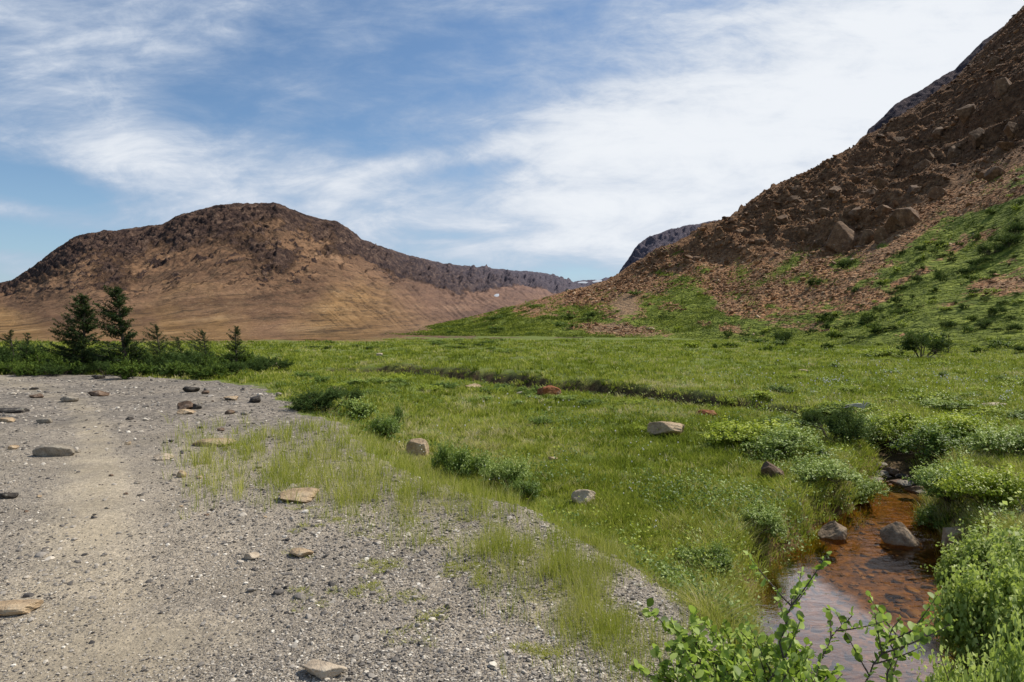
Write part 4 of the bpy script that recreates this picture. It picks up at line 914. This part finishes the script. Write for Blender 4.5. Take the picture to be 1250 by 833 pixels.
# cotton grass heads
cl = [(1015, 474, 22, 8, 40), (1090, 465, 40, 8, 16), (1170, 470, 60, 12, 50), (900, 468, 60, 14, 22), (1230, 490, 20, 10, 16), (690, 508, 30, 8, 6), (770, 618, 10, 8, 5), (800, 555, 60, 25, 14), (650, 500, 60, 10, 10), (610, 590, 20, 12, 8), (805, 665, 8, 6, 3),
      (500, 560, 16, 3, 4), (560, 535, 60, 20, 6), (1180, 520, 30, 8, 14), (720, 575, 60, 12, 6), (980, 490, 80, 14, 20), (1050, 450, 100, 8, 24)]
pos, sz = [], []
for cu, cv, a, b, k in cl:
    for i in range(k):
        x, Y, z = hit(RNG.normal(cu, a / 2), max(430, RNG.normal(cv, b / 2))); pos.append((x, Y, z + RNG.uniform(.12, .22) * (1 + Y * .01))); sz.append(.0008 * Y * RNG.uniform(.6, 1.2) + .003)
pos = np.array(pos); sz = np.array(sz); n = len(pos)
scatter('cotton_grass', pos, np.stack([sz, sz, sz * 1.3], 1), RNG.uniform(0, 6, n), RNG.normal(0, .3, n), [ICO[1]], 'cotton', np.ones(n), smooth=True)

# ------------------------------------------------------------------ conifers
def conifer(u, Y, top_v, label, seed, lean=0., full=1., wind=.25, width=.33, group=None):
    r = np.random.default_rng(seed); x = (u - 625) / F * Y; z0 = Hs(x, Y); Ht = CAMZ + (HOR - top_v) / F * Y - z0
    e = empty('spruce_tree', (x, Y, z0), label, 'spruce tree', group)
    k = 9; tr = [(lean * Ht * (t ** 1.5) + .01 * Ht * math.sin(t * 7 + seed), .01 * math.sin(t * 5), t * Ht * 1.0 - .1 * (t == 0)) for t in np.linspace(0, 1, k)]
    V, Fc = tube(tr, np.linspace(.028, .004, k) * Ht, 7); link('trunk', mesh('trunk', V, Fc, M['bark']), e)
    tr = np.array(tr); P, Nn, sz, tn, st = [], [], [], [], []
    nb = int(66 * full * max(1, Ht / 2.2))
    for i in range(nb):
        t = .06 + .94 * (i + r.uniform(0, 1)) / nb
        if r.uniform() < .2: continue
        base = np.array([np.interp(t, np.linspace(0, 1, k), tr[:, j]) for j in range(3)])
        a = r.uniform(0, 2 * math.pi); L = Ht * width * (1 - t) ** .8 * r.uniform(.35, 1.35) + .05 * Ht
        L *= 1 + wind * math.cos(a - math.pi) * .9           # longer away from the wind
        d = np.array([math.cos(a), math.sin(a), .1 + .5 * t - .25 * (1 - t)])
        pts = [base + d * L * s + np.array([-wind * L * .3 * s, 0, .22 * L * s * s]) for s in (0, .35, .7, 1)]
        st.append(tube(pts, np.array([.009, .006, .004, .002]) * Ht * .6, 4))
        m = int(95 * L / Ht / width) + 12
        s = r.uniform(.15, 1.03, m); c = np.array([[np.interp(q_, [0, .35, .7, 1], [p_[j] for p_ in pts]) for j in range(3)] for q_ in s])
        side = np.cross(d, (0, 0, 1)); side /= np.linalg.norm(side)
        off = r.normal(0, 1, m)[:, None] * side * L * .17 * (1.15 - s)[:, None] + r.normal(0, .012 * Ht, (m, 3)) * np.array([1, 1, .7])
        P.append(c + off); Nn.append(r.normal(0, .5, (m, 3)) + np.array([0, 0, 1.]))
        sz.append(np.full(m, .036 * max(Ht, 1.1)) * r.uniform(.6, 1.4, m)); tn.append(np.clip(.35 + .35 * s + r.normal(0, .15, m), 0, 1))
    P = np.concatenate(P); V, Fc = leaf_quads(P, np.concatenate(Nn), np.concatenate(sz), .3, r)
    link('crown', mesh('crown', V, Fc, M['spruce'], dict(tone=np.repeat(np.concatenate(tn), 4)), False), e)
    V, Fc = join(st); link('limbs', mesh('limbs', V, Fc, M['bark']), e)
conifer(102, 26.5, 362, 'dense dark spruce, left of the two tall ones in the scrub hedge', 3, .0, 2.0, .25, .29)
conifer(154, 26.0, 354, 'tallest spruce with open ragged crown leaning left, right of the tall pair', 8, -.12, 1.6, .4, .31)
conifer(90, 27.0, 385, 'low side spruce tucked against the left of the tall pair', 5, -.05, 1.0, .4, .38)
conifer(17, 29, 403, 'thin small spruce standing farthest left above the hedge', 12, -.1, 1.0, .5, .32)
conifer(32, 30, 408, 'scrawny dwarf spruce second from the left above the hedge', 14, .05, .9, .3, .3)
conifer(196, 28, 398, 'ragged small spruce just right of the tall pair', 17, -.1, 1.3, .5, .42)
conifer(225, 28, 413, 'short bushy spruce between two ragged ones', 19, -.2, 1.4, .8, .5)
conifer(253, 28, 405, 'small leaning spruce with flat branches near the hedge end', 22, -.12, 1.4, .6, .45)
conifer(288, 29, 400, 'slim pointed small spruce at the right end of the hedge', 25, 0, 1.6, .2, .34)
conifer(168, 27, 418, 'stubby young spruce at the right foot of the tall pair', 28, -.1, .7, .5, .5)
conifer(1158, 44, 409, 'young spruce barely rising from the green foot of the right hill', 30, 0, .7, .2, .4)

# ------------------------------------------------------------------ willows in the foreground
def leaf_shapes(P, D, size, rng, up=.6):
    """oval folded leaves: base at P, pointing along D"""
    n = len(P); D = D / np.linalg.norm(D, axis=1, keepdims=True)
    U_ = rng.normal(size=(n, 3)) * .55 + np.array([0, 0, up]); S_ = np.cross(D, U_); S_ /= np.linalg.norm(S_, axis=1, keepdims=True); Nn = np.cross(S_, D)
    prof = [(0, 0, 0), (.2, .24, .03), (.52, .4, .08), (.84, .27, .03), (1, 0, -.06), (.84, -.27, .03), (.52, -.4, .08), (.2, -.24, .03), (.5, 0, -.01)]
    V = np.stack([P + (D * a + S_ * b + Nn * c) * size[:, None] for a, b, c in prof], 1).reshape(-1, 3)
    tri = np.array([(8, i, (i + 1) % 8) for i in range(8)]); Fc = (tri[None] + (np.arange(n) * 9)[:, None, None]).reshape(-1, 3)
    return V, Fc
def P3(u, v, Y): return np.array([(u - 625) / F * Y, Y, CAMZ + (HOR - v) / F * Y])
def willow(label, stems, seed, leaf=.036, mat='pale', step=.02, side=5, sub=.28):
    r = np.random.default_rng(seed); root = stems[0][0]; base = np.array(P3(*root)); base[2] = Hs(base[0], base[1])
    e = empty('willow_shrub', tuple(base), label, 'willow shrub')
    Ps, Ds, Ts = [], [], []
    for st in stems:
        pts = np.array([P3(*p) for p in st]) - base
        tt = np.linspace(0, 1, len(pts)); fine = np.linspace(0, 1, 16); C = np.stack([np.interp(fine, tt, pts[:, j]) for j in range(3)], 1)
        for _ in range(2): C[1:-1] = (C[:-2] + 2 * C[1:-1] + C[2:]) / 4
        C[1:-1] += r.normal(0, .004, C[1:-1].shape)
        segs = [tube(C, np.linspace(.0045, .0012, 16), 6)]
        Ls = np.linalg.norm(C[-1] - C[0]); twigs = [(C[5:], 1.)]
        for j in range(side):
            i = r.integers(4, 14); d = C[min(i + 1, 15)] - C[i]; d /= np.linalg.norm(d); o = r.normal(size=3); o -= d * (o @ d); o /= np.linalg.norm(o); o[2] = o[2] * .5 + .1
            L = Ls * sub * r.uniform(.5, 1.1); q = np.array([C[i] + (d * .55 + o * .65) * L * s + np.array([0, 0, .12 * L * s * s]) for s in np.linspace(0, 1, 7)])
            segs.append(tube(q, np.linspace(.0028, .001, 7), 4)); twigs.append((q[1:], .9))
        V, Fc = join(segs); link('branch', mesh('branch', V, Fc, M['twig']), e)
        for c, _ in twigs:
            sl = np.linalg.norm(np.diff(c, axis=0), axis=1); cum = np.concatenate([[0], np.cumsum(sl)]); m = max(3, int(cum[-1] / step))
            for s in np.linspace(cum[-1] * .05, cum[-1], m):
                p = np.array([np.interp(s, cum, c[:, j]) for j in range(3)]); i = min(np.searchsorted(cum, s), len(c) - 1); d = c[i] - c[i - 1]; d = d / (np.linalg.norm(d) + 1e-9)
                for _k in range(2):
                    o = r.normal(size=3); o /= np.linalg.norm(o); Ps.append(p); Ds.append(d * .35 + o * 1.0 + np.array([0, 0, .12])); Ts.append(r.normal(.48, .28))
    Ps, Ds = np.array(Ps), np.array(Ds); V, Fc = leaf_shapes(Ps, Ds, leaf * r.uniform(.35, 1.25, len(Ps)) ** 1.1, r)
    link('foliage', mesh('foliage', V, Fc, M[mat], dict(tone=np.repeat(np.clip(Ts, 0, 1), 9))), e)
M['fore'] = mat_leaf('round_willow_leaves', [(0, (.07, .13, .014)), (.5, (.32, .44, .07)), (1, (.66, .74, .24))], .5, .35)
willow('round-leaved willow at the front edge with long bare twigs reaching over the pool', [
    [(1010, 1150, 2.0), (1030, 880, 2.0), (1060, 825, 2.05), (1100, 755, 2.1)], [(1000, 1150, 1.95), (985, 860, 1.95), (1000, 800, 2.0), (1040, 752, 2.05)],
    [(960, 1150, 1.9), (950, 850, 1.9), (955, 770, 1.95), (972, 722, 2.0)], [(1040, 1150, 2.1), (1075, 860, 2.1), (1090, 800, 2.1), (1105, 770, 2.15)], [(980, 1150, 2.2), (960, 870, 2.1), (938, 820, 2.1), (930, 785, 2.1)]], 5, .026, 'fore', .014, 7, .22)
willow('leafy round-leaved willow filling the bottom left of the pool beside the gravel', [
    [(900, 1150, 1.9), (880, 860, 1.95), (850, 800, 2.0), (822, 765, 2.0)], [(905, 1150, 2.0), (890, 860, 2.0), (885, 820, 2.1), (880, 790, 2.1)], [(930, 1150, 2.0), (930, 870, 2.0), (925, 810, 2.05), (915, 775, 2.1)],
    [(870, 1150, 1.9), (850, 880, 1.95), (825, 840, 1.95), (800, 815, 2.0)], [(910, 1150, 2.1), (905, 870, 2.15), (900, 830, 2.2), (908, 800, 2.2)], [(950, 1150, 2.0), (955, 880, 2.0), (965, 830, 2.05), (975, 790, 2.1)],
    [(900, 1150, 2.2), (895, 880, 2.2), (870, 830, 2.2), (850, 800, 2.2)], [(940, 1150, 2.0), (945, 890, 2.0), (935, 850, 2.0), (945, 815, 2.05)]], 9, .026, 'fore', .0085, 11, .2)
willow('low spreading round-leaved willow at the very bottom of the picture left of the bare-twigged one', [
    [(930, 1150, 1.75), (900, 880, 1.75), (868, 845, 1.8), (840, 815, 1.85)], [(940, 1150, 1.75), (920, 880, 1.8), (905, 850, 1.8), (880, 820, 1.85)], [(950, 1150, 1.8), (955, 890, 1.8), (950, 860, 1.8), (930, 830, 1.85)],
    [(960, 1150, 1.8), (975, 890, 1.8), (985, 850, 1.85), (990, 820, 1.9)], [(920, 1150, 1.7), (880, 900, 1.7), (850, 860, 1.75), (822, 840, 1.8)]], 15, .025, 'fore', .0085, 10, .22)
for i, (u, Y, w, vt, lab) in enumerate([(1235, 2.9, 150, 770, 'dense pale willow nearest the camera in the bottom right corner'), (1185, 3.4, 130, 800, 'dense pale willow low at the bottom right beside the dark pool edge'),
      (1250, 3.9, 150, 690, 'dense pale willow midway up the right edge over the pool'), (1205, 4.5, 110, 712, 'small-leaved pale willow hanging over the brown water on the right'), (1245, 5.2, 130, 650, 'upper pale willow on the right bank near the tan boulder'),
      (1195, 5.9, 90, 668, 'small pale willow at the right waterline, farthest back of the willows'), (1150, 3.3, 90, 815, 'low pale willow sprawling over the pool at the bottom edge'), (1330, 4.4, 200, 640, 'big pale willow cut by the right picture edge')]):
    x = (u - 625) / F * Y; zg = Hs(x, Y); zt = CAMZ + (HOR - vt) / F * Y; zg = max(zg, -.74)
    key = ('w', i % 3)
    if key not in BUSH: BUSH[key] = bush_mesh('pale', 50 + i, 11000, .058, .85, .3, 16)
    fol, br = BUSH[key]; W = w / F * Y / 2
    e = empty('willow_shrub', (x, Y, zg), lab, 'willow shrub', None, random.uniform(0, 6), (W * 1.15, W * 1.15, (zt - zg) * 1.0)); link('foliage', fol, e); link('branches', br, e)
# bleached dead branch snag above the dark juniper
st = []; r = random.Random(3)
for i in range(9):
    a = i * .35 + 2.2; L = r.uniform(.3, .55)
    p0 = np.array([0, 0, 0.]); p2 = np.array([math.cos(a) * L, -.15 * L, abs(math.sin(a)) * L * .35]); st.append(tube([p0, (p0 + p2) / 2 + np.array([0, 0, .05]), p2], [.016, .011, .003], 5))
V, Fc = join(st); x, Y, z = hit(1045, 533)
link('dead_branch', mesh('dead_branch', V, Fc, M['deadwood']), None, (x, Y - .3, z + .62), 'bleached grey dead branch lying on the dark juniper by the stream', 'dead branch')

# ------------------------------------------------------------------ light, sky, camera
EL, AZ = math.radians(50), math.radians(62)
Ld = Vector((math.cos(EL) * math.sin(AZ), math.cos(EL) * math.cos(AZ), math.sin(EL)))
sun = bpy.data.lights.new('sun', 'SUN'); sun.energy = 5.0; sun.angle = math.radians(.55); sun.color = (1, .945, .85)
so = bpy.data.objects.new('sun', sun); COL.objects.link(so); so.rotation_euler = Ld.to_track_quat('Z', 'Y').to_euler(); so.location = (30, 10, 60)
W = bpy.data.worlds.new('World'); SC.world = W; W.use_nodes = True; W.node_tree.nodes.clear(); n = N(W.node_tree)
sky = n.new('ShaderNodeTexSky', sky_type='NISHITA'); sky.sun_disc = False; sky.sun_elevation = EL; sky.sun_rotation = AZ; sky.air_density = 1.0; sky.dust_density = .6; sky.ozone_density = 1.6
dr = n.new('ShaderNodeTexCoord').outputs['Generated']; sp = n.new('ShaderNodeSeparateXYZ'); n.put(sp.inputs[0], dr)
yy = n.m('MAXIMUM', n.m('ABSOLUTE', sp.outputs[1]), .12)
s = n.m('DIVIDE', sp.outputs[0], yy); t = n.m('DIVIDE', sp.outputs[2], yy)
def gauss(u, v, a, b, rot, amp):
    c, s_ = math.cos(math.radians(rot)), math.sin(math.radians(rot))
    du = n.m('SUBTRACT', s, (u - 625) / F); dv = n.m('SUBTRACT', t, (HOR - v) / F)
    p = n.m('ADD', n.m('MULTIPLY', du, c * F / a), n.m('MULTIPLY', dv, s_ * F / a)); q = n.m('ADD', n.m('MULTIPLY', du, -s_ * F / b), n.m('MULTIPLY', dv, c * F / b))
    e = n.m('EXPONENT', n.m('MULTIPLY', n.m('ADD', n.m('MULTIPLY', p, p), n.m('MULTIPLY', q, q)), -1))
    return n.m('MULTIPLY', e, amp)
cv = n.new('ShaderNodeCombineXYZ'); n.put(cv.inputs[0], s); n.put(cv.inputs[1], t)
w1 = n.map(cv.outputs[0], (1.5, 5.5, 1), (0, 0, math.radians(12))); w2 = n.map(cv.outputs[0], (3.2, 8.5, 1), (0, 0, math.radians(-14)))
f1 = n.noise(w1, 1.5, 9, .62, .5); f2 = n.noise(w2, 2.2, 9, .62, .4); f3 = n.noise(n.map(cv.outputs[0], (1, 2.4, 1), (0, 0, math.radians(-20))), 8, 8, .68, .9)
tot = n.m('MULTIPLY_ADD', f1, 1.35, -.40); tot = n.m('ADD', tot, n.m('MULTIPLY_ADD', f2, 1.0, -.5)); tot = n.m('ADD', tot, n.m('MULTIPLY_ADD', f3, .7, -.34))
for g_ in [(850, 210, 260, 110, 8, .75), (1180, 40, 300, 220, 0, 1.05), (720, 160, 110, 60, 0, .35), (60, 70, 270, 110, -30, .42), (230, 205, 260, 44, -4, .5), (480, 200, 200, 26, 12, .3), (480, 275, 320, 40, 0, .25), (620, 300, 140, 14, 0, .3), (20, 255, 120, 12, 0, .3), (950, 330, 300, 30, 0, .3),
           (30, 222, 110, 24, -12, -1.15), (10, 288, 100, 17, -6, -1.0), (590, 205, 60, 12, 6, -.4), (560, 288, 60, 7, 0, -.35), (430, 100, 230, 75, 10, -.25), (250, 130, 90, 40, -20, -.22), (620, 45, 230, 50, 0, .05), (700, 335, 60, 12, 0, -.35), (470, 185, 150, 12, 10, -.15)]:
    tot = n.m('ADD', tot, gauss(*g_))
cloud = n.ss(tot, -.05, 1.0, 0, .97)
blue = n.mix(1., sky.outputs[0], (.86, 1.0, 1.1), 'MULTIPLY'); sc_ = n.new('ShaderNodeVectorMath', operation='SCALE'); n.put(sc_.inputs[0], blue); sc_.inputs['Scale'].default_value = .105
ccol = n.mix(n.ss(tot, .3, 1.35), (.44, .53, .68), (.88, .91, .95))
lowblue = n.mix(n.ss(t, 0, .3, .35, 0), sc_.outputs[0], (.46, .62, .80))
final = n.mix(cloud, lowblue, ccol)
bg = n.new('ShaderNodeBackground'); n.put(bg.inputs[0], final); bg.inputs[1].default_value = 1.0
wo = n.new('ShaderNodeOutputWorld'); n.l.new(bg.outputs[0], wo.inputs[0])
cam = bpy.data.cameras.new('camera'); co = bpy.data.objects.new('camera', cam); COL.objects.link(co)
cam.sensor_width = 36; cam.lens = 36 * F / 1250; cam.shift_y = -(416.5 - HOR) / 1250; cam.clip_start = .05; cam.clip_end = 20000
co.location = (0, 0, CAMZ); co.rotation_euler = (math.radians(90), 0, 0); SC.camera = co
SC.view_settings.view_transform = 'Standard'; SC.view_settings.look = 'None'; SC.view_settings.exposure = 0; SC.view_settings.gamma = 1
SC.cycles.use_denoising = True; SC.cycles.max_bounces = 6; SC.cycles.transparent_max_bounces = 8; SC.cycles.diffuse_bounces = 3; SC.cycles.glossy_bounces = 3
